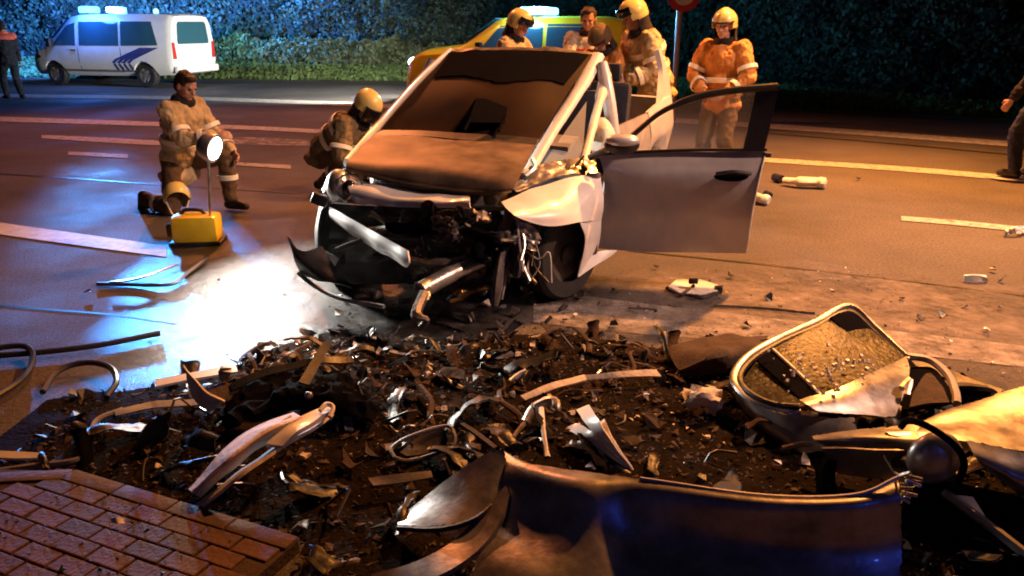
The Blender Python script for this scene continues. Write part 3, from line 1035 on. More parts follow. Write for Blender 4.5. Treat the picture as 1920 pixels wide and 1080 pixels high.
# bystander at the right edge
person('bystander in black jacket and dark trousers at the right edge of the road', (5.95, 9.15, 0), (-0.5, 0.8), (0, 0, 0.94), lean=2,
       head=(0, 1, 0), hands=[(0.26, 0.10, 0.86), (-0.33, 0.18, 0.90)], feet=[(0.10, -0.02, 0.09), (-0.14, 0.10, 0.09)],
       outfit=dict(coat=M_blackcloth, legs=M_navy, collar=M_blackcloth, hair=M_hair, jbulk=1.02, band=None), jacket_len=0.28)
# policeman at the left edge
person('police officer in navy uniform with coral shoulder panel at the left edge', (-11.75, 19.4, 0), (-0.7, 0.5), (0, 0, 0.94), lean=3,
       head=(0.2, 0.9, -0.2), hands=[(0.30, 0.12, 0.86), (-0.26, 0.3, 0.98)], feet=[(0.14, -0.05, 0.09), (-0.12, 0.14, 0.09)],
       outfit=dict(coat=M_navy, legs=M_navy, collar=M_pinkvest, yoke=M_pinkvest, hair=M_hair, band=None), voxel=0.012)

# ================================================================== VEHICLES FAR BEHIND
def interp(secs, x):
    for a, b in zip(secs, secs[1:]):
        if a[0] <= x <= b[0]:
            f = (x - a[0]) / (b[0] - a[0])
            return [p + (q - p) * f for p, q in zip(a, b)]
    return list(secs[-1] if x > secs[-1][0] else secs[0])
def half_profile(s):
    x, wb, w_, wr, zb, zt, zr = s
    return [(0, zb), (wb * 0.9, zb), (wb, zb + 0.10 * (zt - zb) + 0.03), (w_, zb + 0.45 * (zt - zb)), (w_ - 0.005, zt),
            (wr + 0.25 * (w_ - wr) * 0.6, zt + 0.72 * (zr - zt)), (wr - 0.02, zr - 0.16 * (zr - zt) ** 0.8 - 0.015), (wr - 0.12, zr - 0.015), (wr * 0.4, zr + 0.012), (0, zr + 0.015)]
def side_y(secs, x, z):
    h = half_profile(interp(secs, x))
    for (y0, z0), (y1, z1) in zip(h[2:], h[3:]):
        if z0 <= z <= z1 and z1 > z0:
            return y0 + (y1 - y0) * (z - z0) / (z1 - z0)
    return h[-4][0]
def vehicle_body(name, secs, wheels, wr_, m, root):
    # resample sections for smoothness
    xs = np.linspace(secs[0][0], secs[-1][0], 60)
    bm = bmesh.new()
    loops = []
    for x in xs:
        h = half_profile(interp(secs, x))
        full = h + [(-y, z) for y, z in h[-2:0:-1]]
        loops.append([bm.verts.new((x, y, z)) for y, z in full])
    n = len(loops[0])
    for a, b in zip(loops, loops[1:]):
        for i in range(n):
            bm.faces.new((a[i], a[(i + 1) % n], b[(i + 1) % n], b[i]))
    bm.faces.new(loops[0]); bm.faces.new(loops[-1][::-1])
    bmesh.ops.recalc_face_normals(bm, faces=bm.faces)
    me = bpy.data.meshes.new(name); bm.to_mesh(me); bm.free()
    t = bpy.data.objects.new('tmp', me); COL.objects.link(t)
    cb = bmesh.new()
    for wx in wheels:
        tube_into(cb, [(wx, -2, wr_), (wx, -0.62, wr_)], wr_ * 1.16, 28)
        tube_into(cb, [(wx, 0.62, wr_), (wx, 2, wr_)], wr_ * 1.16, 28)
    bmesh.ops.recalc_face_normals(cb, faces=cb.faces)
    cm = bpy.data.meshes.new('c'); cb.to_mesh(cm); cb.free()
    co = bpy.data.objects.new('tmpc', cm); COL.objects.link(co)
    md = t.modifiers.new('b', 'BOOLEAN'); md.operation = 'DIFFERENCE'; md.object = co; md.solver = 'EXACT'
    dg = bpy.context.evaluated_depsgraph_get()
    me2 = bpy.data.meshes.new_from_object(t.evaluated_get(dg))
    bpy.data.objects.remove(t); bpy.data.objects.remove(co)
    me2.name = name
    me2.materials.clear()
    return link(name, me2, m, root)
def side_patch(name, secs, poly, m, root, side=1, off=0.008, thick=0.02, dens=1):
    """a pane following the body side: poly in (x, z)"""
    xa, xb = min(p[0] for p in poly), max(p[0] for p in poly)
    cuts = sorted({round(p[0], 4) for p in poly} | {xa + (xb - xa) * k / 14 for k in range(15)})
    NZ = 7
    cols = []
    for x in cuts:
        xx = min(max(x, xa + 1e-4), xb - 1e-4)
        zz = [z0 + (z1 - z0) * (xx - x0) / (x1 - x0) for (x0, z0), (x1, z1) in zip(poly, poly[1:] + poly[:1]) if min(x0, x1) <= xx <= max(x0, x1) and x0 != x1]
        cols.append((x, min(zz), max(zz)))
    bm = bmesh.new()
    layers = []
    for o_ in (off, off - thick):
        layers.append([[bm.verts.new((x, side * (side_y(secs, x, lo + (hi - lo) * k / (NZ - 1)) + o_), lo + (hi - lo) * k / (NZ - 1))) for k in range(NZ)] for x, lo, hi in cols])
    A, B = layers
    n = len(cols)
    for L in layers:
        for i in range(n - 1):
            for k in range(NZ - 1):
                bm.faces.new((L[i][k], L[i + 1][k], L[i + 1][k + 1], L[i][k + 1]))
    for i in range(n - 1):
        for k in (0, NZ - 1):
            bm.faces.new((A[i][k], A[i + 1][k], B[i + 1][k], B[i][k]))
    for k in range(NZ - 1):
        for i in (0, n - 1):
            bm.faces.new((A[i][k], A[i][k + 1], B[i][k + 1], B[i][k]))
    bmesh.ops.remove_doubles(bm, verts=bm.verts, dist=1e-5)
    return bmobj(name, bm, m, root, True)
def strip_patch(name, secs, pa, pb, m, root, side=1, off=0.005, n=8):
    a = lin([(x, 0, z) for x, z in pa], n); b = lin([(x, 0, z) for x, z in pb], n)
    vs2 = [(p.x, side * (side_y(secs, p.x, p.z) + off), p.z) for p in a + b]
    return pyobj(name, vs2, [(i, i + 1, n + i + 1, n + i) for i in range(n - 1)], m, root, False)
def wheel(root, x, y, r, wdt=0.21, side=1, rimm=None):
    bm = bmesh.new()
    prof = [(-0.5, 0.62), (-0.5, 0.90), (-0.38, 0.985), (0.38, 1.0), (0.5, 0.92), (0.5, 0.62)]
    S_ = 32
    rings = []
    for q in range(S_):
        a = 2 * math.pi * q / S_
        rings.append([bm.verts.new((x + math.cos(a) * r * k, y + side * wdt * o_, r + math.sin(a) * r * k)) for o_, k in prof])
    for q in range(S_):
        A, B = rings[q], rings[(q + 1) % S_]
        for k in range(len(prof)):
            bm.faces.new((A[k], B[k], B[(k + 1) % len(prof)], A[(k + 1) % len(prof)]))
    wo = bmobj('wheel', bm, M_rubber, root)
    bm = bmesh.new()
    tube_into(bm, [(x, y + side * wdt * 0.10, r), (x, y + side * wdt * 0.30, r)], r * 0.64, 28)
    tube_into(bm, [(x, y + side * wdt * 0.30, r), (x, y + side * wdt * 0.38, r)], r * 0.20, 16)
    for q in range(7):
        a = 2 * math.pi * q / 7
        c = Vector((x + math.cos(a) * r * 0.38, y + side * wdt * 0.33, r + math.sin(a) * r * 0.38))
        box_into(bm, c, (r * 0.50, wdt * 0.12, r * 0.14), Matrix.Rotation(-a, 3, 'Y'))
    bmobj('rim', bm, rimm or M_steel, wo)
    return wo
def rear_patch(name, poly, m, root, x=0.0, thick=0.02):
    return prism(name, [(x - 0.004, y, z) for y, z in poly], (-thick, 0, 0), m, root)

# ---- white police van
hx = Vector((-0.955, 0.297, 0)).normalized()
VAN_LOC = (-9.0, 23.6, 0.0)
van = thing('police_van', 'white police van with diagonal dark blue stripes and a lit blue roof beacon', 'van', VAN_LOC, math.atan2(hx.y, hx.x))
VS = [(0.0, 0.84, 0.92, 0.80, 0.44, 1.05, 1.90), (0.10, 0.88, 0.955, 0.83, 0.36, 1.06, 1.955), (0.9, 0.88, 0.97, 0.85, 0.31, 1.06, 1.975), (3.1, 0.88, 0.97, 0.85, 0.30, 1.06, 1.96),
      (3.45, 0.88, 0.97, 0.83, 0.30, 1.06, 1.90), (3.75, 0.88, 0.97, 0.82, 0.30, 1.06, 1.72), (4.35, 0.87, 0.96, 0.83, 0.30, 1.02, 1.17), (4.70, 0.85, 0.92, 0.74, 0.30, 0.93, 1.02), (4.90, 0.80, 0.84, 0.62, 0.33, 0.76, 0.84), (4.98, 0.70, 0.74, 0.5, 0.38, 0.62, 0.68)]
vehicle_body('body', VS, (0.98, 4.12), 0.33, M_vanwhite, van)
for s in (1, -1):
    side_patch('side_window', VS, [(3.22, 1.12), (4.10, 1.12), (3.98, 1.24), (3.55, 1.66), (3.22, 1.74)], M_vanglass, van, s)
    side_patch('side_window', VS, [(1.72, 1.12), (3.08, 1.12), (3.08, 1.76), (1.72, 1.77)], M_vanglass, van, s)
    side_patch('side_window', VS, [(0.42, 1.14), (1.64, 1.12), (1.64, 1.77), (0.62, 1.76)], M_vanglass, van, s)
    for x in (3.15, 1.68):
        side_patch('door_seam', VS, [(x - 0.008, 0.45), (x + 0.008, 0.45), (x + 0.008, 1.08), (x - 0.008, 1.08)], M_black, van, s, 0.002, 0.004)
    side_patch('door_handle', VS, [(3.22, 0.98), (3.40, 0.98), (3.40, 1.015), (3.22, 1.015)], M_black, van, s, 0.03, 0.03)
    side_patch('sill_trim', VS, [(1.4, 0.40), (3.7, 0.40), (3.7, 0.47), (1.4, 0.47)], M_greyplast, van, s, 0.015, 0.02)
    # chevron of stripes on the rear flank
    for k in range(4):
        o_ = 0.17 * k
        strip_patch('blue_stripe', VS, [(1.90 - o_, 0.42), (2.02 - o_, 0.72), (1.0 - o_ * 0.9, 1.08)], [(1.81 - o_, 0.42), (1.92 - o_, 0.70), (0.86 - o_ * 0.9, 1.08)], M_blue, van, s)
    for x in (0.98, 4.12):
        wheel(van, x, s * 0.80, 0.33, side=s)
    ms = box('door_mirror', (4.0, s * 1.06, 1.20), (0.14, 0.20, 0.24), M_black, van, None, 0.04)
    rear_patch('tail_light', [(s * 0.76, 0.78), (s * 0.90, 0.78), (s * 0.89, 1.22), (s * 0.80, 1.22)], M_redlens, van)
    hl = side_patch('headlight', VS, [(4.52, 0.80), (4.86, 0.66), (4.84, 0.80), (4.62, 0.94)], M_chrome, van, s, 0.012, 0.02)
rear_patch('rear_window', [(-0.64, 1.17), (0.64, 1.17), (0.66, 1.25), (0.60, 1.70), (0.54, 1.76), (-0.54, 1.76), (-0.60, 1.70), (-0.66, 1.25)], M_vanglass, van)
rear_patch('number_plate', [(-0.26, 0.66), (0.26, 0.66), (0.26, 0.77), (-0.26, 0.77)], M_medic, van, 0, 0.012)
box('rear_bumper', (-0.04, 0, 0.50), (0.16, 1.78, 0.20), M_vanwhite, van, None, 0.05)
box('tailgate_handle', (-0.03, 0, 1.02), (0.05, 0.42, 0.05), M_vanwhite, van, None, 0.015)
ws = prism('windscreen', [(4.28, -0.78, 1.265), (4.28, 0.78, 1.265), (3.66, 0.70, 1.815), (3.66, -0.70, 1.815)], (0.01, 0, 0.012), M_vanglass, van)
for by in (0.52, -0.52):
    bmx = bmesh.new()
    box_into(bmx, (2.95, by, 2.075), (0.34, 0.50, 0.20), None, 0.07)
    bmobj('beacon', bmx, M_bluelamp, van)
box('beacon_bar', (2.95, 0, 2.0), (0.28, 1.5, 0.06), M_black, van)
bmx = bmesh.new()
tube_into(bmx, [(0.95, 0.2, 1.955), (0.95, 0.2, 2.06), (0.95, 0.2, 2.10)], [0.07, 0.07, 0.04], 14)
bmobj('rear_beacon', bmx, M_barlamp, van)
bc = Vector(VAN_LOC) + hx * 2.95 + Vector((0.235, 0.972, 0)).normalized() * -0.45
lamp('van_beacon_light', 'SPOT', (bc.x, bc.y + 0.3, 2.20), BLUE, 42000, (bc.x - 0.5, bc.y + 7.0, 3.2), 0.12, 160, 0.8)
lamp('van_beacon_light', 'SPOT', (bc.x + 0.5, bc.y + 0.3, 2.20), CYAN, 5500, (bc.x + 1.5, bc.y + 7.0, 3.2), 0.12, 160, 0.8)
lamp('van_beacon_light', 'POINT', (bc.x + 0.1, bc.y - 0.9, 2.25), BLUE, 260, None, 0.3)
lamp('van_beacon_light', 'SPOT', (bc.x, bc.y - 0.9, 2.25), (0.06, 0.34, 1.0), 17000, tuple(G(285, 630)), 0.25, 6.5, 0.9)

# ---- yellow emergency car behind the wreck
hs = Vector((-0.965, 0.262, 0)).normalized()
SUV_LOC = (2.55, 17.0, 0.0)
suv = thing('emergency_car', 'yellow emergency car with lit headlights and blue light bar behind the wreck', 'emergency car', SUV_LOC, math.atan2(hs.y, hs.x))
SS = [(0.0, 0.80, 0.90, 0.72, 0.46, 1.15, 1.52), (0.12, 0.86, 0.94, 0.76, 0.38, 1.17, 1.74), (0.6, 0.88, 0.96, 0.78, 0.34, 1.17, 1.83), (2.4, 0.88, 0.96, 0.78, 0.34, 1.17, 1.84), (2.75, 0.88, 0.96, 0.77, 0.34, 1.17, 1.80),
      (3.5, 0.88, 0.96, 0.82, 0.34, 1.14, 1.30), (4.35, 0.86, 0.94, 0.78, 0.34, 1.08, 1.19), (4.62, 0.82, 0.88, 0.68, 0.36, 0.95, 1.06), (4.72, 0.72, 0.78, 0.55, 0.42, 0.75, 0.85)]
vehicle_body('body', SS, (0.95, 3.75), 0.36, M_yellow, suv)
for s in (1, -1):
    side_patch('side_window', SS, [(1.78, 1.23), (3.05, 1.23), (2.68, 1.66), (1.78, 1.70)], M_vanglass, suv, s)
    side_patch('side_window', SS, [(0.40, 1.25), (1.70, 1.23), (1.70, 1.70), (0.62, 1.70)], M_vanglass, suv, s)
    side_patch('door_handle', SS, [(1.84, 1.08), (2.02, 1.08), (2.02, 1.12), (1.84, 1.12)], M_black, suv, s, 0.03, 0.03)
    strip_patch('reflective_stripe', SS, [(0.3, 0.92), (4.2, 0.90)], [(0.3, 0.80), (4.2, 0.78)], M_red, suv, s)
    for x in (0.95, 3.75):
        wheel(suv, x, s * 0.80, 0.36, side=s)
    box('door_mirror', (3.05, s * 1.05, 1.27), (0.12, 0.2, 0.16), M_black, suv, None, 0.03)
    bmx = bmesh.new()
    ell_into(bmx, (4.58, s * 0.66, 0.93), (0.15, 0.17, 0.11))
    bmobj('headlight', bmx, M_headglow, suv)
    rear_patch('tail_light', [(s * 0.72, 0.95), (s * 0.86, 0.95), (s * 0.85, 1.25), (s * 0.74, 1.25)], M_redlens, suv)
prism('windscreen', [(3.46, -0.74, 1.345), (3.46, 0.74, 1.345), (2.80, 0.68, 1.80), (2.80, -0.68, 1.80)], (0.01, 0, 0.012), M_vanglass, suv)
rear_patch('rear_window', [(-0.62, 1.18), (0.62, 1.18), (0.56, 1.48), (-0.56, 1.48)], M_vanglass, suv)
box('front_bumper', (4.70, 0, 0.52), (0.14, 1.55, 0.26), M_vanwhite, suv, None, 0.05)
box('grille', (4.71, 0, 0.80), (0.05, 0.9, 0.16), M_black, suv, None, 0.01)
bar = box('light_bar', (2.05, 0, 1.95), (0.55, 1.30, 0.15), M_barlamp, suv, None, 0.05)
box('bar_foot', (2.05, 0, 1.865), (0.2, 1.0, 0.05), M_black, suv)
def sl(x, y, z):
    p = Vector(SUV_LOC) + hs * x + Vector((-hs.y, hs.x, 0)) * y
    return (p.x, p.y, z)
lamp('light_bar_light', 'POINT', sl(2.05, 0, 2.22), CYAN, 700, None, 0.2)
lamp('light_bar_light', 'POINT', sl(2.05, 0.95, 2.0), (0.25, 0.6, 1.0), 90, None, 0.2)
hp = sl(4.85, 0.6, 0.95)
lamp('headlight_beam', 'SPOT', hp, (1, 0.93, 0.80), 4200, (-9.0, 24.2, 0.9), 0.08, 85, 0.8)
hp = sl(4.85, -0.6, 0.95)
lamp('headlight_beam', 'SPOT', hp, (1, 0.93, 0.80), 2200, (-7.0, 27.0, 1.0), 0.08, 95, 0.8)

# ---- sign on a pale post behind
sp_ = P(1266, 150, 15.0)
sg = thing('road_sign', 'pale round post carrying a small red and white sign behind the rescuers', 'road sign', (sp_.x, sp_.y, 0), 0)
tube('post', [(0, 0, 0), (0, 0, 2.4)], 0.055, M_galv, sg, 12)
bmx = bmesh.new(); tube_into(bmx, [(0.05, -0.06, 2.20), (0.05, -0.075, 2.20)], 0.30, 28)
pl = bmobj('sign_plate', bmx, M_sign, sg)
bmx = bmesh.new(); tube_into(bmx, [(0.05, -0.077, 2.20), (0.05, -0.083, 2.20)], 0.19, 28)
bmobj('sign_face', bmx, M_medic, pl)

# ================================================================== WRECKED CAR
ca = Vector((0.375, 0.927, 0)).normalized()
cr = Vector((0.927, -0.375, 0)).normalized()
C0 = Vector((-0.405, 5.55, 0))
def cw(s, t, z):
    p = C0 + ca * s + cr * t
    return Vector((p.x, p.y, z))
car = thing('wrecked_car', 'badly smashed silver car with its roof cut away and front torn off', 'car', tuple(C0), worldparts=True)
PX = lambda *L: [P(*p) for p in L]

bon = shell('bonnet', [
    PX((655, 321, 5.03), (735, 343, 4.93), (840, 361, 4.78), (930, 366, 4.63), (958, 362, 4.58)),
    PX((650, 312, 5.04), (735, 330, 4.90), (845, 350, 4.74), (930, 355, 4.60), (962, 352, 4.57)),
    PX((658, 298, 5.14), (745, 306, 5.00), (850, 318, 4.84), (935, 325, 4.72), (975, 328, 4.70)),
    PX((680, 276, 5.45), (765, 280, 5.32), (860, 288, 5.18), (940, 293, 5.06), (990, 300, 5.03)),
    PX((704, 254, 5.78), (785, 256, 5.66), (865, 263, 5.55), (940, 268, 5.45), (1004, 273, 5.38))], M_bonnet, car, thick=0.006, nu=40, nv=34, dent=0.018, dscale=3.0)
shell('cowl', [
    PX((704, 255, 5.77), (785, 257, 5.66), (865, 264, 5.55), (940, 269, 5.45), (1004, 274, 5.38)),
    PX((711, 246, 5.86), (790, 247, 5.76), (868, 252, 5.67), (945, 256, 5.58), (1010, 262, 5.50))], M_black, car, thick=0.02, nu=30, nv=6)
ws_rows = [
    PX((712, 247, 5.87), (790, 248, 5.77), (868, 253, 5.68), (945, 257, 5.59), (1010, 263, 5.51)),
    PX((778, 170, 6.18), (850, 168, 6.05), (915, 170, 5.98), (985, 172, 5.94), (1062, 178, 5.96)),
    PX((840, 99, 6.55), (905, 95, 6.45), (970, 95, 6.40), (1040, 97, 6.40), (1112, 103, 6.44))]
shell('windscreen', ws_rows, M_shieldglass, car, thick=0.006, nu=30, nv=24, dent=0.012, dscale=3)
# black band along the top of the glass, following it
gv, gf = grid_shell(ws_rows, thick=0.002, nu=30, nv=24, dent=0.012, dscale=3)
def screen_pt(a, b, lift=0.006):
    A = [crm(r, 41) for r in ws_rows]
    k = min(40, max(0, int(round(a * 40))))
    p = crm([r[k] for r in A], 41)[min(40, max(0, int(round(b * 40))))]
    c = Vector((0, 0, CAM_H))
    q = p + (c - p).normalized() * lift
    return q
top_, low_ = [], []
for q in range(21):
    f = q / 20
    top_.append(screen_pt(0.02 + 0.96 * f, 0.99, 0.016))
    low_.append(screen_pt(0.06 + 0.90 * f, 0.66 - 0.05 * f + 0.03 * math.sin(f * 9), 0.016))
shell('black_band', [low_, top_], M_frit, car, thick=0.003, nu=30, nv=12, smoothrows=False)
prism('sensor_box', PX((893, 186, 5.92), (955, 187, 5.92), (946, 232, 5.65), (878, 231, 5.65)), (0.0, -0.012, 0.008), M_frit, car)
tube('sensor_leg', PX((886, 215, 5.72), (871, 245, 5.56)), 0.011, M_frit, car, 6)
tube('sensor_leg', PX((948, 216, 5.72), (935, 246, 5.56)), 0.011, M_frit, car, 6)
# pillars
tube('pillar', PX((650, 306, 5.22), (704, 243, 5.88), (778, 158, 6.24), (845, 96, 6.60)), 0.024, M_silver, car, 10, 16, 1.4)
tube('pillar', PX((1120, 106, 6.46), (1085, 170, 6.12), (1040, 240, 5.75), (985, 332, 5.30)), [0.06, 0.05, 0.045, 0.05], M_white, car, 10, 16, 0.7)
tube('pillar_reinforcement', PX((1136, 140, 6.42), (1124, 190, 6.10), (1108, 250, 5.75), (1092, 312, 5.38)), [0.045, 0.032, 0.03, 0.035], M_pale, car, 10, 16, 0.8)
prism('quarter_glass', PX((1100, 190, 6.08), (1092, 300, 5.45), (1010, 318, 5.36)), (0, 0.006, 0), M_clear, car)
shell('roof_edge', [PX((838, 97, 6.62), (905, 92, 6.52), (970, 92, 6.47), (1040, 94, 6.47), (1122, 103, 6.50)), PX((842, 101, 6.57), (905, 97, 6.47), (970, 97, 6.42), (1040, 99, 6.42), (1118, 107, 6.45))],
      M_darksteel, car, thick=0.03, nu=30, nv=5, dent=0.02, dscale=12)
# torn metal at the pillar foot
shell('torn_hinge_plate', [PX((960, 350, 4.95), (1010, 312, 5.15), (1060, 298, 5.3), (1115, 300, 5.35)), PX((968, 362, 4.85), (1020, 338, 5.0), (1065, 330, 5.1), (1122, 326, 5.25))], M_silver2, car, thick=0.005, nu=30, nv=16, crumple=0.022, dent=0.03, dscale=6)
for a in range(7):
    u0 = 985 + a * 19
    tube('torn_bracket', PX((u0, 330 - a * 2, 5.05 + a * 0.03), (u0 + random.uniform(-18, 18), 315 - a, 5.1 + a * 0.03), (u0 + random.uniform(-10, 30), 300 + random.uniform(-8, 12), 5.16 + a * 0.03)), random.uniform(0.008, 0.02), random.choice([M_darksteel, M_steel, M_black]), car, 6, 6)
# right front wing
shell('front_wing', [
    PX((940, 380, 4.62), (1000, 353, 4.84), (1060, 337, 5.02), (1126, 321, 5.22)),
    PX((948, 392, 4.52), (1010, 380, 4.66), (1068, 368, 4.84), (1131, 356, 5.14)),
    PX((960, 402, 4.47), (1018, 402, 4.58), (1075, 396, 4.76), (1130, 388, 5.12)),
    PX((970, 408, 4.47), (1030, 424, 4.58), (1086, 417, 4.76), (1128, 412, 5.13))], M_white, car, thick=0.005, nu=34, nv=24, dent=0.022, dscale=4)
shell('wing_tail', [
    PX((1086, 416, 4.77), (1108, 414, 4.95), (1128, 410, 5.14)),
    PX((1096, 446, 4.80), (1110, 444, 4.97), (1126, 440, 5.15)),
    PX((1094, 480, 4.86), (1106, 476, 5.0), (1120, 470, 5.16)),
    PX((1082, 519, 4.92), (1098, 500, 5.05), (1116, 474, 5.18))], M_white, car, thick=0.005, nu=14, nv=20, dent=0.01, dscale=6)
shell('sill_tip', [PX((1088, 488, 4.98), (1120, 472, 5.12), (1158, 469, 5.2)), PX((1084, 520, 4.92), (1110, 502, 5.03), (1145, 480, 5.16))], M_white, car, thick=0.006, nu=10, nv=8)
# wheel arch and wheels
rows = []
for q in range(9):
    a = R(-10 + 200 * q / 8)
    c = Vector((0.30, 4.92, 0.34))
    rows.append([c + ca * (-0.38 * math.cos(a)) + Vector((0, 0, 0.37 * math.sin(a))) + cr * o_ for o_ in (-0.02, -0.10, -0.30)])
shell('arch_liner', rows, M_black, car, thick=0.006, nu=6, nv=30, dent=0.03, dscale=6)
def wreck_wheel(c, ax, r):
    ax = Vector(ax).normalized()
    e1 = ax.cross(Vector((0, 0, 1))).normalized(); e2 = ax.cross(e1)
    bm = bmesh.new()
    prof = [(-0.1, 0.6), (-0.105, 0.9), (-0.08, 0.985), (0.08, 1.0), (0.105, 0.92), (0.1, 0.6)]
    S_ = 36
    rg = [[bm.verts.new(c + e1 * math.cos(2 * math.pi * q / S_) * r * k + e2 * math.sin(2 * math.pi * q / S_) * r * k + ax * o_) for o_, k in prof] for q in range(S_)]
    for q in range(S_):
        for k in range(6):
            bm.faces.new((rg[q][k], rg[(q + 1) % S_][k], rg[(q + 1) % S_][(k + 1) % 6], rg[q][(k + 1) % 6]))
    wo = bmobj('wheel', bm, M_rubber, car)
    bm = bmesh.new()
    tube_into(bm, [c - ax * 0.05, c + ax * 0.06], r * 0.61, 28)
    tube_into(bm, [c + ax * 0.06, c + ax * 0.085], r * 0.2, 14)
    bmobj('rim', bm, M_darksteel, wo)
wreck_wheel(Vector((0.30, 4.98, 0.30)), cr * 0.9 - ca * 0.35, 0.30)
wreck_wheel(Vector((-1.16, 5.38, 0.30)), -cr - ca * 0.25, 0.30)
wreck_wheel(cw(2.55, 0.80, 0.30), cr, 0.30)
wreck_wheel(cw(2.55, -0.80, 0.30), -cr, 0.30)
# open front door
dr = [
    PX((1121, 290, 5.27), (1200, 284, 5.23), (1320, 282, 5.17), (1436, 282, 5.10)),
    PX((1130, 312, 5.25), (1205, 311, 5.19), (1320, 309, 5.13), (1428, 308, 5.07)),
    PX((1134, 340, 5.24), (1205, 340, 5.17), (1318, 340, 5.10), (1421, 340, 5.05)),
    PX((1128, 400, 5.24), (1200, 402, 5.19), (1312, 404, 5.12), (1408, 405, 5.06)),
    PX((1119, 464, 5.27), (1200, 470, 5.24), (1300, 472, 5.18), (1399, 473, 5.11))]
door = shell('front_door', dr, M_silver, car, thick=0.03, nu=30, nv=30, dent=0.006, dscale=3)
shell('waist_strip', [PX((1124, 286, 5.24), (1280, 279, 5.16), (1438, 278, 5.07)), PX((1124, 291, 5.24), (1280, 284, 5.16), (1438, 283, 5.07))], M_black, door, thick=0.02, nu=20, nv=3)
tube('window_frame', PX((1160, 278, 5.24), (1195, 246, 5.22), (1240, 210, 5.20), (1300, 184, 5.16), (1370, 170, 5.12), (1458, 163, 5.06)), [0.018, 0.024, 0.026], M_black, door, 8, 20)
shell('window_post', [PX((1418, 168, 5.10), (1405, 225, 5.10), (1392, 282, 5.10)), PX((1462, 160, 5.06), (1447, 222, 5.07), (1432, 283, 5.08))], M_black, door, thick=0.03, nu=12, nv=5)
prism('window_glass', PX((1200, 279, 5.21), (1212, 240, 5.21), (1260, 203, 5.19), (1330, 181, 5.15), (1420, 172, 5.11), (1395, 279, 5.11)), (0, 0.006, 0), M_clear, door)
bm = bmesh.new(); ell_into(bm, P(1375, 331, 5.055), (0.125, 0.014, 0.032)); bmobj('handle_recess', bm, M_frit, door)
tube('door_handle', PX((1342, 326, 5.04), (1375, 322, 5.015), (1408, 326, 5.03)), 0.012, M_black, door, 8, 8)
tube('edge_seal', PX((1434, 290, 5.075), (1422, 340, 5.03), (1409, 405, 5.04), (1400, 470, 5.09)), 0.008, M_pale, door, 6, 14)
bm = bmesh.new(); box_into(bm, P(1437, 290, 5.09), (0.05, 0.05, 0.03), None, 0.008); bmobj('latch', bm, M_black, door)
bm = bmesh.new(); ell_into(bm, P(1166, 272, 5.14), (0.115, 0.07, 0.062)); mr_ = bmobj('door_mirror', bm, M_black, door)
bm = bmesh.new(); ell_into(bm, P(1168, 264, 5.13), (0.112, 0.074, 0.046)); bmobj('mirror_top', bm, M_silver, mr_)
tube('mirror_foot', PX((1135, 282, 5.2), (1105, 296, 5.26)), 0.022, M_black, door, 8)

# torn open front end
shell('radiator_support', [
    PX((640, 326, 5.08), (705, 344, 4.96), (790, 362, 4.82), (880, 370, 4.68)),
    PX((655, 354, 4.90), (715, 365, 4.80), (795, 376, 4.68), (882, 380, 4.56)),
    PX((668, 380, 4.86), (722, 386, 4.76), (800, 390, 4.66), (884, 388, 4.56))], M_white, car, thick=0.012, nu=26, nv=12, dent=0.03, dscale=5)
hl = bmesh.new(); ell_into(hl, P(636, 348, 5.02), (0.085, 0.10, 0.105)); hlo = bmobj('headlight', hl, M_steel, car)
hl = bmesh.new(); ell_into(hl, P(655, 352, 4.94), (0.045, 0.04, 0.05)); bmobj('headlight_lens', hl, M_visor, hlo)
hl = bmesh.new(); tube_into(hl, [P(655 + 24 * math.cos(a), 352 + 26 * math.sin(a), 4.93) for a in [2 * math.pi * q / 12 for q in range(13)]], 0.008, 6); bmobj('lens_ring', hl, M_chrome, hlo)
box('lamp_bracket', P(600, 374, 4.9), (0.10, 0.06, 0.07), M_black, car, Matrix.Rotation(0.4, 3, 'Y'), 0.01)
shell('wing_stub', [PX((640, 322, 5.10), (618, 338, 5.12), (606, 362, 5.15)), PX((652, 312, 5.3), (622, 330, 5.4), (604, 355, 5.5))], M_white, car, thick=0.006, nu=12, nv=8, dent=0.02, dscale=8)
shell('bumper_beam', [PX((619, 388, 5.02), (690, 428, 4.68), (765, 470, 4.34)), PX((620, 404, 4.98), (692, 448, 4.63), (768, 490, 4.29)), PX((630, 416, 5.02), (697, 462, 4.68), (765, 500, 4.34))], M_white, car, thick=0.012, nu=20, nv=10, dent=0.012, dscale=7)
tube('lower_beam', PX((765, 484, 4.56), (830, 494, 4.48), (905, 480, 4.52), (950, 450, 4.6)), 0.032, M_darksteel, car, 8, 14)
shell('radiator', [PX((628, 380, 5.12), (740, 388, 5.02), (850, 388, 4.92), (955, 385, 4.84)), PX((622, 450, 5.10), (740, 450, 5.0), (850, 452, 4.92), (955, 450, 4.84)), PX((625, 530, 5.10), (740, 530, 5.0), (850, 530, 4.92), (955, 530, 4.84))], M_black, car, thick=0.05, nu=24, nv=20, crumple=0.08, dscale=4)
for k in range(5):
    v = 405 + 20 * k
    tube('radiator_tube', PX((690, v, 4.96), (780, v + 4, 4.90), (880, v + 2, 4.82)), 0.007, M_darksteel, car, 6, 8)
bm = bmesh.new()
box_into(bm, cw(-0.25, 0.0, 0.52), (0.75, 0.5, 0.42), Matrix.Rotation(-0.38, 3, 'Z'), 0.05)
box_into(bm, cw(-0.2, 0.3, 0.72), (0.3, 0.3, 0.14), Matrix.Rotation(-0.3, 3, 'Z'), 0.03)
bmobj('engine_block', bm, M_rubber, car)
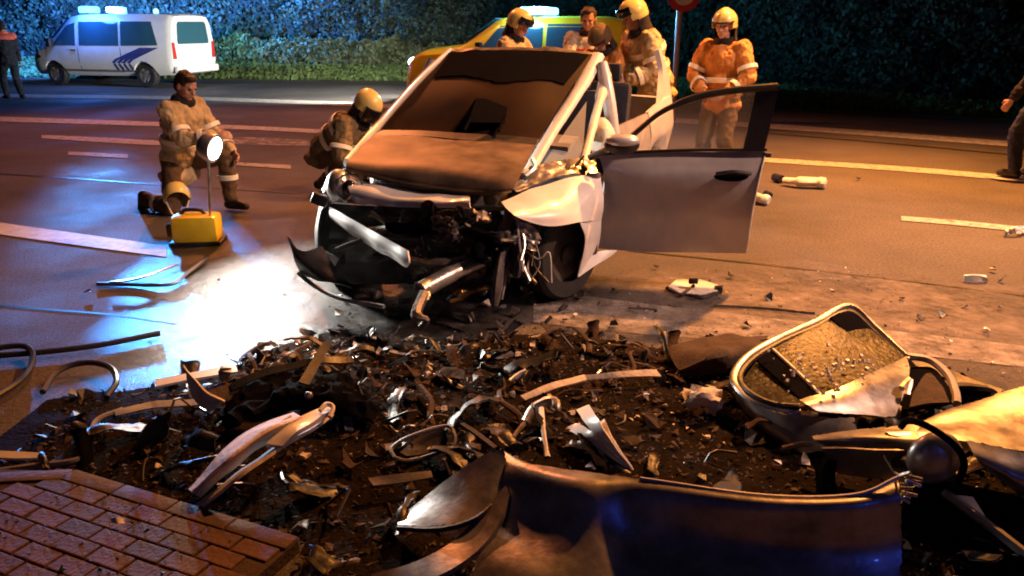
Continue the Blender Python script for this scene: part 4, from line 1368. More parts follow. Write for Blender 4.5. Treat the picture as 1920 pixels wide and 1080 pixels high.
for k in range(9):
    u0, v0 = random.uniform(680, 940), random.uniform(385, 470)
    tube('engine_hose', PX((u0, v0, 4.84), (u0 + random.uniform(-50, 50), v0 + random.uniform(-10, 40), 4.72), (u0 + random.uniform(-90, 90), v0 + random.uniform(0, 60), 4.8)), random.uniform(0.008, 0.02), random.choice([M_hose, M_black, M_darksteel]), car, 7, 10)
shell('torn_insulation', [PX((770, 398, 4.80), (795, 396, 4.78), (822, 400, 4.78)), PX((772, 414, 4.78), (797, 418, 4.74), (830, 410, 4.76))], M_brown, car, thick=0.01, nu=10, nv=8, crumple=0.05, dscale=10)
shell('inner_wing', [PX((612, 378, 5.05), (600, 420, 5.02), (604, 480, 5.0), (625, 515, 5.0)), PX((600, 372, 5.5), (592, 420, 5.5), (594, 470, 5.5), (600, 498, 5.5))], M_black, car, thick=0.01, nu=20, nv=10, dent=0.03, dscale=5)
box('fog_lamp_frame', P(618, 486, 4.86), (0.10, 0.03, 0.07), M_pale, car, Matrix.Rotation(0.5, 3, 'Y'), 0.012)
# hanging pieces on the right front
tube('suspension_strut', PX((955, 390, 4.62), (948, 440, 4.52), (936, 500, 4.42), (928, 575, 4.30)), [0.03, 0.022, 0.03, 0.016], M_darksteel, car, 8, 14)
tube('suspension_strut', PX((992, 400, 4.62), (978, 450, 4.55), (968, 520, 4.45)), [0.028, 0.034, 0.02], M_darksteel, car, 8, 12)
for k in range(12):
    u0, v0 = random.uniform(930, 1010), random.uniform(395, 460)
    tube('hanging_wire', PX((u0, v0, 4.58), (u0 + random.uniform(-20, 25), v0 + 50, 4.50), (u0 + random.uniform(-30, 30), v0 + random.uniform(70, 120), 4.42)), random.uniform(0.004, 0.012), random.choice([M_black, M_darksteel, M_steel, M_hose]), car, 6, 10)
tube('pale_cable', PX((985, 470, 4.55), (1010, 486, 4.5), (1030, 474, 4.5), (1034, 530, 4.48)), 0.006, M_pale, car, 6, 16)
shell('bent_bracket', [PX((975, 415, 4.56), (1000, 425, 4.54), (1012, 445, 4.55)), PX((972, 450, 4.55), (992, 468, 4.5), (1005, 470, 4.53))], M_steel, car, thick=0.008, nu=10, nv=10, crumple=0.08, dscale=8)

rs4 = random.Random(41)
for k in range(16):
    u0, v0 = rs4.uniform(760, 960), rs4.uniform(400, 520)
    w0, h0 = rs4.uniform(14, 42), rs4.uniform(10, 30)
    Y0 = 4.85 - 0.0009 * (u0 - 640) - rs4.uniform(0.0, 0.16)
    sk = rs4.uniform(-20, 20)
    shell('torn_metal', [PX((u0 - w0, v0 - h0, Y0), (u0 + sk, v0 - h0 * 1.3, Y0 - rs4.uniform(0, .1)), (u0 + w0, v0 - h0 * 0.6, Y0)),
                         PX((u0 - w0 * 0.9, v0, Y0 + .04), (u0 + sk, v0 + 4, Y0 - rs4.uniform(0, .12)), (u0 + w0 * 1.1, v0 + 2, Y0 + .03)),
                         PX((u0 - w0 * 0.6, v0 + h0, Y0), (u0 + sk * 1.4, v0 + h0 * 0.7, Y0), (u0 + w0 * 0.8, v0 + h0, Y0 - .04))],
          rs4.choice([M_black, M_black, M_frit, M_darksteel, M_rubber, M_darksteel]), car, thick=0.004, nu=14, nv=12, dent=0.03, crumple=0.05, dscale=rs4.uniform(7, 13), seed=k)

# passenger cell behind the windscreen
for sd in (1, -1):
    T = 0.86 * sd
    rows = []
    s0 = 1.05 if sd == 1 else 0.35
    for s in (s0, 1.6, 2.1):
        rows.append([cw(s, T * 0.93, 0.22), cw(s, T * 1.02, 0.45), cw(s, T * 1.04, 0.72), cw(s, T, 0.95)])
    shell('rear_door' if sd == 1 else 'side_door', rows, M_silver, car, thick=0.03, nu=16, nv=20, dent=0.01, dscale=4)
    rows = []
    for s, zt in ((2.13, 0.96), (2.55, 1.0), (3.1, 1.02), (3.48, 0.98)):
        k = 1.0 if s < 3.4 else 0.9
        rows.append([cw(s, T * 0.93 * k, 0.62 if abs(s - 2.55) < 0.3 else 0.28), cw(s, T * 1.03 * k, 0.68), cw(s, T * 1.04 * k, 0.8), cw(s, T * k, zt)])
    shell('quarter_panel', rows, M_white, car, thick=0.03, nu=14, nv=20, dent=0.01, dscale=4)
    tube('door_pillar', [cw(1.0, T, 0.30), cw(1.0, T * 0.99, 0.95), cw(1.12, T * 0.84, 1.42)], [0.06, 0.05, 0.04], M_white if sd == 1 else M_silver, car, 10, 10, 0.8)
    shell('rear_pillar', [[cw(2.65, T * 0.99, 0.98), cw(2.95, T * 0.92, 1.25), cw(3.02, T * 0.84, 1.46)], [cw(3.42, T * 0.93, 0.97), cw(3.30, T * 0.89, 1.25), cw(3.14, T * 0.83, 1.47)]], M_white, car, thick=0.05, nu=12, nv=8)
    tube('door_seal', [cw(1.10, T * 1.0, 0.97), cw(1.22, T * 0.92, 1.2), cw(1.24, T * 0.86, 1.4)], 0.012, M_black, car, 6, 10)
shell('tailgate', [[cw(3.46, -0.78, 0.35), cw(3.52, 0, 0.35), cw(3.46, 0.78, 0.35)], [cw(3.52, -0.78, 0.7), cw(3.58, 0, 0.7), cw(3.52, 0.78, 0.7)], [cw(3.42, -0.76, 0.98), cw(3.46, 0, 1.0), cw(3.42, 0.76, 0.98)]], M_silver, car, thick=0.03, nu=14, nv=12)
bm = bmesh.new(); box_into(bm, cw(1.7, 0, 0.26), (1.62, 3.5, 0.08), Matrix.Rotation(math.atan2(-ca.x, ca.y), 3, 'Z')); bmobj('floor_pan', bm, M_black, car, False)
shell('dashboard', [[cw(0.28, -0.74, 0.88), cw(0.22, 0, 0.92), cw(0.28, 0.74, 0.88)], [cw(0.62, -0.72, 0.90), cw(0.6, 0, 0.93), cw(0.62, 0.72, 0.90)], [cw(0.70, -0.72, 0.6), cw(0.66, 0, 0.6), cw(0.70, 0.72, 0.6)]], M_greyplast, car, thick=0.03, nu=14, nv=14)
for tt in (0.38, -0.38):
    for s, mm in ((1.15, M_navy), (2.15, M_navy)):
        bm = bmesh.new()
        rot = Matrix.Rotation(math.atan2(-ca.x, ca.y), 3, 'Z')
        box_into(bm, cw(s, tt, 0.50), (0.50, 0.52, 0.16), rot, 0.06)
        box_into(bm, cw(s + 0.30, tt, 0.86), (0.48, 0.14, 0.66), rot @ Matrix.Rotation(-0.25, 3, 'X'), 0.06)
        box_into(bm, cw(s + 0.40, tt, 1.27), (0.26, 0.10, 0.17), rot, 0.04)
        bmobj('seat', bm, mm, car)
shell('airbag', [PX((1105, 235, 5.9), (1130, 222, 5.9), (1150, 245, 5.85)), PX((1108, 265, 5.8), (1135, 255, 5.72), (1150, 262, 5.8)), PX((1110, 285, 5.7), (1130, 282, 5.68), (1142, 276, 5.75))], M_medic, car, thick=0.03, nu=12, nv=12, dent=0.03, dscale=8)

# ================================================================== BIG PIECES IN THE FOREGROUND
GX = lambda *L: [G(*p) for p in L]
# ---- silver panel standing at the bottom centre
fp = thing('silver_panel', 'large crumpled silver body panel standing in the centre foreground', 'car panel', tuple(G(1250, 1080)), worldparts=True)
shell('panel_skin', [
    GX((938, 842, .265), (990, 868, .28), (1090, 884, .30), (1200, 899, .31), (1430, 931, .325), (1600, 930, .35), (1684, 897, .38)),
    GX((948, 880, .255), (1000, 900, .265), (1095, 912, .300), (1200, 926, .285), (1430, 955, .300), (1600, 955, .325), (1688, 935, .345)),
    GX((925, 960, .16), (1000, 985, .165), (1098, 995, .205), (1200, 1010, .165), (1430, 1030, .17), (1600, 1030, .19), (1690, 1020, .20)),
    GX((890, 1060, .10), (1000, 1085, .12), (1100, 1095, .11), (1200, 1105, .08), (1430, 1115, .08), (1600, 1115, .085), (1690, 1110, .09)),
    GX((860, 1170, .02), (1000, 1175, .02), (1100, 1178, .04), (1200, 1180, .02), (1430, 1180, .02), (1600, 1180, .02), (1690, 1180, .02))],
    M_silver2, fp, thick=0.006, nu=90, nv=60, dent=0.004, dscale=3.2, ragged=0.010)
shell('panel_wing', [
    PX((744, 978, 2.40), (830, 904, 2.44), (900, 857, 2.46), (944, 838, 2.47)),
    PX((746, 982, 2.34), (832, 945, 2.34), (905, 905, 2.37), (952, 876, 2.42)),
    PX((748, 987, 2.31), (825, 987, 2.25), (892, 968, 2.26), (950, 918, 2.36))], M_silver2, fp, thick=0.006, nu=50, nv=30, dent=0.012, dscale=4, ragged=0.008)
shell('arch_lip', [PX((700, 1082, 2.14), (800, 1050, 2.14), (868, 1002, 2.22), (915, 952, 2.29), (950, 914, 2.34)), PX((705, 1112, 2.08), (815, 1088, 2.05), (890, 1042, 2.12), (936, 985, 2.21), (955, 928, 2.31))], M_silver2, fp, thick=0.02, nu=30, nv=8, dent=0.006, dscale=8)
tube('arch_rubber', PX((746, 990, 2.305), (825, 992, 2.24), (895, 971, 2.25), (950, 920, 2.35)), 0.010, M_black, fp, 7, 20)
tube('rim_fold', PX((1200, 897, 2.245), (1430, 929, 2.135), (1600, 928, 2.095), (1684, 895, 2.115)), 0.006, M_silver, fp, 6, 24)
bm = bmesh.new()
for k in range(14):
    q0 = P(1684 + random.uniform(-14, 20), 905 + random.uniform(-20, 40), 2.12)
    tube_into(bm, [q0, q0 + Vector((random.uniform(-.04, .05), random.uniform(-.03, .05), random.uniform(-.03, .04)))], random.uniform(0.003, 0.007), 5)
o_ = bmobj('torn_clips', bm, M_steel, fp)

# ---- detached door with window, right
dd = thing('detached_door', 'torn off silver car door with dirty window lying in the rubble', 'car door', tuple(G(1500, 800)), worldparts=True)
tube('window_frame', PX((1500, 772, 3.05), (1440, 764, 3.08), (1392, 738, 3.2), (1376, 706, 3.34), (1402, 668, 3.5), (1460, 634, 3.66), (1530, 603, 3.82), (1594, 573, 3.97), (1648, 618, 3.82), (1702, 668, 3.62)), 0.019, M_silver2, dd, 8, 50, 0.8)
tube('window_seal', PX((1500, 762, 3.05), (1446, 756, 3.08), (1402, 733, 3.19), (1388, 706, 3.32), (1412, 674, 3.47), (1464, 642, 3.62), (1532, 612, 3.78), (1590, 585, 3.91), (1640, 625, 3.78), (1690, 668, 3.6)), 0.012, M_black, dd, 6, 50)
shell('window_glass', [PX((1392, 712, 3.32), (1450, 652, 3.58), (1590, 582, 3.93)), PX((1430, 750, 3.12), (1500, 700, 3.35), (1645, 628, 3.76)), PX((1500, 764, 3.03), (1560, 742, 3.15), (1695, 670, 3.58))], M_dirtyglass, dd, thick=0.005, nu=20, nv=20, dent=0.006, dscale=5)
bm = bmesh.new()
for k in range(70):
    q0 = G(random.gauss(1560, 55), random.gauss(695, 22), random.uniform(0.20, 0.27))
    bmesh.ops.create_cube(bm, size=random.uniform(0.006, 0.016), matrix=Matrix.Translation(q0) @ Matrix.Rotation(random.uniform(0, 3), 4, 'X') @ Matrix.Rotation(random.uniform(0, 3), 4, 'Z'))
gs = bmobj('glass_crumbs', bm, M_pale, dd, False); gs['kind'] = 'stuff'
shell('black_edge_strip', [PX((1588, 580, 3.93), (1640, 624, 3.78), (1692, 668, 3.60)), PX((1556, 596, 3.83), (1612, 643, 3.68), (1668, 684, 3.5))], M_frit, dd, thick=0.008, nu=14, nv=5)
shell('black_centre_strip', [PX((1418, 676, 3.44), (1470, 722, 3.22), (1512, 760, 3.05)), PX((1447, 657, 3.52), (1497, 702, 3.30), (1536, 742, 3.14))], M_frit, dd, thick=0.01, nu=14, nv=5)
tube('chrome_divider', PX((1449, 655, 3.51), (1500, 702, 3.285), (1540, 742, 3.12)), 0.008, M_pale, dd, 6, 12)
shell('corner_plate', [PX((1498, 752, 2.98), (1600, 716, 3.14), (1700, 668, 3.50)), PX((1512, 760, 2.94), (1605, 742, 3.05), (1704, 704, 3.30)), PX((1530, 772, 2.92), (1612, 778, 2.96), (1676, 788, 2.98))], M_silver2, dd, thick=0.008, nu=24, nv=16, dent=0.012, dscale=4)
shell('door_skin', [PX((1376, 716, 3.33), (1394, 742, 3.17), (1442, 768, 3.06), (1510, 778, 2.96), (1600, 785, 2.94)), PX((1384, 756, 3.28), (1420, 792, 3.08), (1470, 820, 2.96), (1540, 830, 2.88), (1610, 832, 2.86)), PX((1420, 800, 3.2), (1470, 842, 3.0), (1520, 872, 2.88), (1560, 880, 2.80), (1620, 880, 2.78))], M_silver2, dd, thick=0.01, nu=44, nv=28, dent=0.02, dscale=5, ragged=0.02)
tube('grab_hoop', PX((1702, 668, 3.50), (1745, 676, 3.44), (1778, 704, 3.30), (1792, 738, 3.14), (1794, 758, 3.04)), 0.018, M_silver, dd, 8, 20)
shell('hoop_backing', [PX((1708, 690, 3.46), (1750, 692, 3.40), (1780, 730, 3.2)), PX((1690, 770, 3.1), (1740, 765, 3.06), (1785, 756, 3.02))], M_frit, dd, thick=0.01, nu=12, nv=10)
shell('inner_trim', [PX((1712, 735, 3.1), (1740, 700, 3.25), (1768, 728, 3.12)), PX((1705, 765, 3.0), (1740, 758, 3.0), (1780, 756, 3.0))], M_brown, dd, thick=0.01, nu=8, nv=6)
tube('lock_rod', PX((1690, 728, 3.12), (1706, 712, 3.16), (1700, 742, 3.08)), 0.014, M_steel, dd, 6, 10)
shell('rear_rail', [PX((1700, 668, 3.62), (1800, 705, 3.45), (1880, 735, 3.3)), PX((1715, 690, 3.5), (1800, 728, 3.36), (1870, 752, 3.24))], M_black, dd, thick=0.03, nu=14, nv=6, dent=0.02, dscale=6)

# ---- second panel, right edge
sp3 = thing('wing_panel', 'silver wing panel with a door mirror lit orange on top at the right edge', 'car panel', tuple(G(1850, 980)), worldparts=True)
shell('panel_top', [
    PX((1790, 766, 2.78), (1850, 745, 2.84), (1925, 722, 2.90), (2080, 690, 2.95)),
    PX((1700, 800, 2.62), (1810, 788, 2.66), (1925, 772, 2.72), (2080, 745, 2.8)),
    PX((1524, 818, 2.66), (1660, 812, 2.56), (1800, 806, 2.56), (1925, 812, 2.58), (2080, 800, 2.62))[1:],
    PX((1720, 832, 2.50), (1815, 826, 2.48), (1925, 848, 2.44), (2080, 860, 2.44))], M_silver2, sp3, thick=0.006, nu=50, nv=36, dent=0.015, dscale=3.5, ragged=0.012)
shell('panel_tongue', [PX((1522, 818, 2.66), (1620, 806, 2.62), (1722, 796, 2.60)), PX((1528, 826, 2.62), (1625, 824, 2.55), (1725, 830, 2.49)), PX((1545, 836, 2.64), (1630, 838, 2.58), (1722, 842, 2.53))], M_silver2, sp3, thick=0.006, nu=40, nv=16, ragged=0.015, dent=0.006, dscale=5)
shell('panel_flank', [PX((1812, 826, 2.48), (1870, 838, 2.45), (1925, 850, 2.43), (2080, 865, 2.43)), PX((1830, 858, 2.42), (1880, 884, 2.38), (1930, 905, 2.36), (2080, 925, 2.36)), PX((1850, 880, 2.44), (1895, 912, 2.42), (1935, 932, 2.40), (2080, 950, 2.40))], M_silver2, sp3, thick=0.006, nu=24, nv=14, dent=0.01, dscale=4)
shell('under_lip', [PX((1540, 836, 2.66), (1630, 840, 2.60), (1722, 846, 2.55)), PX((1572, 885, 2.70), (1650, 895, 2.62), (1715, 890, 2.58))], M_silver2, sp3, thick=0.006, nu=16, nv=8, dent=0.012, dscale=7)
bm = bmesh.new()
ell_into(bm, P(1752, 858, 2.42), (0.092, 0.055, 0.098), (Vector((0.9, 0, -0.43)), Vector((0, 1, 0)), Vector((0.43, 0, 0.9))))
mo = bmobj('door_mirror', bm, M_silver2, sp3)
tube('mirror_rim', PX((1690, 800, 2.46), (1702, 788, 2.42), (1740, 800, 2.36), (1790, 835, 2.34), (1808, 868, 2.34), (1796, 905, 2.35)), 0.012, M_frit, mo, 7, 22)
tube('mirror_arm', PX((1800, 905, 2.42), (1720, 870, 2.5), (1680, 868, 2.58)), 0.022, M_black, mo, 8, 10)
shell('shaded_inner_panel', [PX((1700, 880, 2.5), (1800, 905, 2.46), (1940, 940, 2.42)), PX((1690, 990, 2.35), (1800, 1010, 2.3), (1960, 1060, 2.2)), PX((1690, 1110, 2.12), (1800, 1120, 2.1), (1980, 1140, 2.05))], M_frit, sp3, thick=0.01, nu=16, nv=16, dent=0.03, dscale=4)  # near-black colour stands in for the shadow under the wing panel
tube('sill_bar', PX((1770, 922, 2.42), (1850, 982, 2.28), (1940, 1052, 2.14)), 0.016, M_greyplast, sp3, 6, 12)
shell('torn_tab', [PX((1784, 928, 2.40), (1806, 930, 2.38), (1824, 932, 2.37)), PX((1798, 946, 2.36), (1822, 958, 2.33), (1846, 968, 2.32))], M_pale, sp3, thick=0.006, nu=8, nv=6)

# ---- long split yellowish panel strip left of centre
lp = thing('split_trim_panel', 'long split cream plastic panel with ribs, lit yellow, left of the black bumper', 'trim panel', tuple(G(490, 900)), worldparts=True)
shell('upper_leaf', [GX((357, 920, .07), (415, 850, .16), (480, 800, .20), (550, 772, .21)), GX((366, 926, .09), (430, 862, .20), (496, 812, .25), (565, 782, .25)), GX((376, 930, .06), (436, 880, .14), (505, 828, .18), (570, 796, .19))], M_foam, lp, thick=0.006, nu=30, nv=12, dent=0.010, dscale=8)
shell('lower_leaf', [GX((372, 946, .06), (430, 900, .11), (500, 850, .14), (575, 808, .16), (622, 786, .18)), GX((380, 950, .06), (440, 902, .15), (515, 848, .19), (585, 806, .20), (626, 778, .20))], M_foam, lp, thick=0.012, nu=30, nv=6, dent=0.006, dscale=8)
shell('white_clip', [GX((500, 836, .2), (540, 795, .24), (600, 770, .24), (618, 766, .24)), GX((530, 838, .2), (560, 812, .23), (606, 782, .24), (624, 776, .24))], M_white, lp, thick=0.02, nu=20, nv=8, dent=0.010, dscale=10)
tube('clip_hook', GX((600, 770, .26), (612, 758, .27), (624, 764, .26), (618, 782, .24)), 0.010, M_pale, lp, 6, 12)
tube('rib', GX((362, 922, .10), (440, 852, .21), (545, 780, .24)), 0.006, M_foam, lp, 6, 16)

# ---- black crumpled bumper piece behind it
shell_o = thing('black_bumper_piece', 'crumpled matt black bumper piece lying behind the split cream panel', 'bumper piece', tuple(G(540, 740)), worldparts=True)
shell('skin', [GX((405, 775, .05), (470, 722, .09), (540, 700, .11), (620, 700, .11), (700, 736, .05)), GX((430, 790, .09), (500, 742, .15), (570, 726, .18), (640, 742, .15), (710, 768, .08)), GX((460, 808, .04), (520, 776, .07), (590, 768, .09), (650, 782, .08), (700, 798, .04))], M_frit, shell_o, thick=0.012, nu=54, nv=36, dent=0.05, dscale=6, crumple=0.05, ragged=0.02)
shell('grille_strip', [GX((430, 720, .14), (500, 690, .18), (590, 672, .19), (660, 668, .16)), GX((436, 732, .12), (506, 702, .16), (594, 684, .17), (664, 680, .14))], M_black, shell_o, thick=0.008, nu=24, nv=5, dent=0.01, dscale=9)
shell('inner_rib', [GX((560, 716, .20), (600, 650, .22), (612, 640, .2)), GX((580, 722, .18), (612, 662, .20), (622, 648, .18))], M_black, shell_o, thick=0.008, nu=12, nv=5, dent=0.01, dscale=9)
bm = bmesh.new(); ell_into(bm, G(579, 742, .19), (0.018, 0.012, 0.018)); bmobj('clip', bm, M_steel, shell_o)
# ---- horn shaped bracket
hb_ = thing('torn_bracket', 'curled rust brown metal bracket standing beside the pale strip', 'bracket', tuple(G(380, 760)), worldparts=True)
shell('plate', [GX((343, 684, .24), (366, 712, .20), (388, 735, .16), (422, 752, .10)), GX((348, 692, .23), (356, 728, .16), (372, 756, .09), (400, 768, .06))], M_foam, hb_, thick=0.01, nu=16, nv=6, dent=0.008, dscale=9)
shell('flange', [GX((385, 735, .15), (430, 718, .14), (500, 705, .10)), GX((415, 760, .07), (450, 745, .09), (505, 735, .06))], M_brown, hb_, thick=0.01, nu=12, nv=6, dent=0.02, dscale=9)

# ---- helpers for single bits
def bit_shell(name, label, cat, rows, m, group=None, **k):
    k.setdefault('nu', 14); k.setdefault('nv', 8)
    return tag(shell(name, rows, m, None, **k), label, cat, group)
def bit_tube(name, label, cat, pts, r, m, n=20, seg=7, flat=1.0, group=None):
    return tag(tube(name, pts, r, m, None, seg, n, flat), label, cat, group)
# fan shaped torn plastic
fan = thing('torn_plastic_fan', 'fan of torn white plastic splinters standing up in the rubble', 'plastic scrap', tuple(G(1185, 886)), worldparts=True)
for (u1, v1, wd, Y1) in ((1062, 832, 18, 2.95), (1072, 800, 22, 3.0), (1092, 764, 20, 3.05), (1124, 792, 16, 3.0), (1095, 850, 14, 2.9)):
    shell('splinter', [PX((u1 - wd * 0.5, v1 + 6, Y1), ((u1 + 1140) / 2 - 8, (v1 + 850) / 2, 2.88), (1178, 882, 2.78)), PX((u1 + wd * 0.6, v1 - 6, Y1), ((u1 + 1150) / 2 + 10, (v1 + 845) / 2 - 4, 2.84), (1188, 886, 2.76))], M_white, fan, thick=0.006, nu=14, nv=6, dent=0.012, dscale=14)
# wishbone arm
wb = thing('wishbone_arm', 'pale metal wishbone arm standing upright behind the silver panel', 'suspension arm', tuple(G(1020, 862)), worldparts=True)
tube('arm', PX((985, 792, 3.1), (1002, 764, 3.16), (1036, 752, 3.16), (1044, 772, 3.1)), [0.02, 0.024, 0.012], M_steel, wb, 8, 14)
tube('stem', PX((1015, 766, 3.12), (1018, 800, 3.0), (1026, 858, 2.86)), [0.012, 0.010, 0.014], M_pale, wb, 7, 12)
tube('link', PX((985, 792, 3.1), (968, 812, 3.0), (952, 838, 2.9)), [0.012, 0.008], M_darksteel, wb, 6, 10)
bit_tube('rubber_loop', 'thin grey rubber seal loop lying in front of the black rubble', 'rubber seal', GX((740, 858, .08), (735, 840, .09), (770, 818, .12), (835, 799, .14), (852, 815, .13), (846, 838, .10), (800, 856, .08), (762, 864, .07), (740, 858, .08)), 0.008, M_greyplast, 50)
bit_shell('plastic_blank', 'black oval plastic blank inside the grey rubber loop', 'plastic piece', [GX((750, 850, .08), (780, 822, .10), (832, 806, .12)), GX((762, 858, .07), (805, 850, .07), (842, 832, .09))], M_black, thick=0.02, dent=0.02, dscale=8)
bit_shell('trim_strip', 'flat tan trim strip lying below the rubber loop', 'trim strip', [GX((690, 898, .09), (740, 890, .10), (808, 884, .10)), GX((700, 912, .08), (750, 906, .08), (812, 896, .09))], M_greyplast, thick=0.01)
bit_shell('trim_strip', 'bent tan trim strip pointing at the wishbone arm', 'trim strip', [GX((862, 796, .14), (890, 815, .13), (925, 842, .12)), GX((870, 794, .14), (898, 812, .13), (932, 838, .12))], M_brown, thick=0.01)
bit_shell('metal_strip', 'long tan metal strip lying across the rubble right of centre', 'metal strip', [GX((1092, 704, .10), (1150, 698, .11), (1230, 694, .10)), GX((1098, 712, .08), (1160, 708, .09), (1240, 706, .08))], M_foam, thick=0.01, dent=0.01, dscale=8)
bit_shell('metal_strip', 'brown metal strip lying diagonally under the white scrap', 'metal strip', [GX((975, 742, .10), (1030, 720, .11), (1095, 705, .10)), GX((985, 750, .08), (1040, 730, .09), (1100, 714, .09))], M_foam, thick=0.01, dent=0.01, dscale=8)
bit_shell('plastic_scrap', 'bright white plastic scrap in the middle of the rubble', 'plastic scrap', [GX((955, 712, .09), (970, 700, .10), (986, 692, .11)), GX((958, 716, .05), (974, 708, .06), (984, 702, .07))], M_white, thick=0.008)
bit_shell('plastic_scrap', 'pale curved scrap at the back left of the rubble', 'plastic scrap', [GX((725, 652, .03), (755, 660, .03), (783, 648, .05)), GX((728, 660, .02), (758, 666, .02), (786, 660, .03))], M_pale, thick=0.008)
bit_shell('foam_lump', 'cream foam lump at the left of the detached door', 'foam lump', [GX((1292, 735, .10), (1318, 728, .14), (1342, 738, .10)), GX((1290, 765, .06), (1322, 752, .12), (1350, 768, .06))], M_foam, thick=0.05, crumple=0.06, dscale=8)
bit_shell('carpet_piece', 'torn brown carpet piece draped at the back of the rubble', 'carpet piece', [GX((1255, 664, .06), (1320, 640, .10), (1390, 630, .10), (1440, 630, .06)), GX((1270, 690, .10), (1330, 668, .18), (1390, 655, .16), (1430, 650, .08)), GX((1300, 710, .04), (1340, 695, .08), (1390, 690, .06), (1420, 690, .03))], M_brown, thick=0.02, dent=0.05, dscale=6, nu=24, nv=16)
bit_shell('carpet_piece', 'dark curled underlay at the right behind the silver panel', 'carpet piece', [GX((1760, 700, .06), (1830, 706, .08), (1890, 715, .05)), GX((1770, 725, .12), (1830, 735, .14), (1890, 745, .08))], M_rubber, thick=0.02, dent=0.04, dscale=6)

# pieces on the open road
m_ = thing('broken_mirror', 'broken door mirror glass in a black rim lying on the orange road', 'mirror', tuple(G(1300, 545)), worldparts=True)
bmm = bmesh.new()
prism_into(bmm, GX((1253, 541, .03), (1268, 528, .03), (1310, 527, .035), (1346, 538, .03), (1345, 549, .02), (1310, 556, .015), (1275, 553, .015)), (0, 0, 0.015))
bmobj('glass', bmm, M_pale, m_, False)
tube('rim', GX((1250, 540, .02), (1290, 554, .015), (1320, 557, .015), (1350, 546, .02)), 0.014, M_black, m_, 7, 16)
tube('stalk', [G(1299, 536, .04), G(1299, 536, .10) + Vector((0.005, 0, 0))], 0.012, M_black, m_, 7)
box('bracket', G(1300, 527, .09), (0.06, 0.03, 0.035), M_black, m_, None, 0.006)
box('hinge', G(1347, 543, .03), (0.05, 0.05, 0.05), M_black, m_, None, 0.012)
bt = thing('plastic_bottle', 'crumpled pale plastic bottle lying beyond the open door', 'bottle', tuple(G(1500, 340)), worldparts=True)
tube('bottle_body', GX((1470, 338, .06), (1500, 340, .07), (1530, 341, .07), (1550, 344, .06)), [0.05, 0.075, 0.07, 0.085, 0.04], M_pale, bt, 10, 18, 0.7)
tube('cap', GX((1452, 332, .05), (1466, 336, .05)), 0.045, M_black, bt, 8)
cn = thing('crushed_cup', 'crushed white and black cup lying at the door tip', 'cup', tuple(G(1428, 375)), worldparts=True)
tube('cup_body', GX((1412, 366, .05), (1430, 372, .06), (1442, 376, .05)), [0.045, 0.06, 0.05], M_medic, cn, 10, 8, 0.8)
tube('cup_base', GX((1436, 362, .06), (1444, 366, .06)), 0.03, M_black, cn, 8)
bit_shell('white_scrap', 'pale blue white scrap at the right edge of the road', 'plastic scrap', [GX((1885, 432, .06), (1905, 424, .09), (1922, 424, .06)), GX((1884, 440, .01), (1906, 438, .03), (1924, 437, .01))], M_medic, thick=0.02, crumple=0.05, dscale=12)
bit_shell('white_scrap', 'small rounded white scrap on the orange road at the right', 'plastic scrap', [GX((1808, 516, .05), (1830, 515, .06), (1850, 518, .05)), GX((1807, 526, .01), (1830, 528, .01), (1852, 526, .01))], M_white, thick=0.02)
bit_tube('metal_rod', 'long thin dark rod lying on the road behind the detached door', 'metal rod', GX((1340, 573, .015), (1430, 578, .015), (1528, 588, .015)), 0.012, M_darksteel, 8, 6)
bit_tube('metal_rod', 'short dark rod on the pale road dust left of the mirror', 'metal rod', GX((1180, 578, .01), (1208, 579, .01), (1232, 582, .01)), 0.009, M_darksteel, 6, 6)

# fallen front pieces by the car
bit_tube('fallen_strut', 'pinkish grey metal beam fallen from the torn front of the wreck', 'metal beam', PX((788, 545, 4.18), (850, 512, 4.38), (920, 482, 4.58)), [0.05, 0.042, 0.045], M_steel, 14, 10)
shell('end_flange', [PX((778, 530, 4.2), (800, 528, 4.2), (806, 545, 4.16)), PX((776, 560, 4.15), (798, 566, 4.1), (806, 556, 4.14))], M_steel, bpy.data.objects['fallen_strut'], thick=0.01, nu=8, nv=6, crumple=0.03, dscale=12)
bit_tube('cable_bundle', 'dark bundle of cables dangling from the fallen beam', 'cables', PX((795, 550, 4.14), (780, 590, 4.0), (800, 600, 3.98), (785, 618, 4.0)), [0.03, 0.018, 0.012], M_darksteel, 16)
bb_ = thing('bumper_corner', 'black broken bumper corner standing on the lit road at the left of the wreck', 'bumper piece', tuple(G(580, 520)), worldparts=True)
shell('corner_skin', [PX((540, 443, 4.75), (552, 462, 4.72), (572, 472, 4.7), (604, 462, 4.8)), PX((552, 480, 4.7), (568, 492, 4.64), (590, 495, 4.64), (620, 490, 4.7)), PX((566, 518, 4.74), (590, 525, 4.62), (620, 530, 4.55), (660, 540, 4.5))], M_black, bb_, thick=0.012, nu=20, nv=18, dent=0.02, dscale=6)
tube('lower_lip', PX((560, 512, 4.72), (590, 536, 4.62), (640, 560, 4.45), (720, 575, 4.3)), 0.014, M_greyplast, bb_, 7, 20)

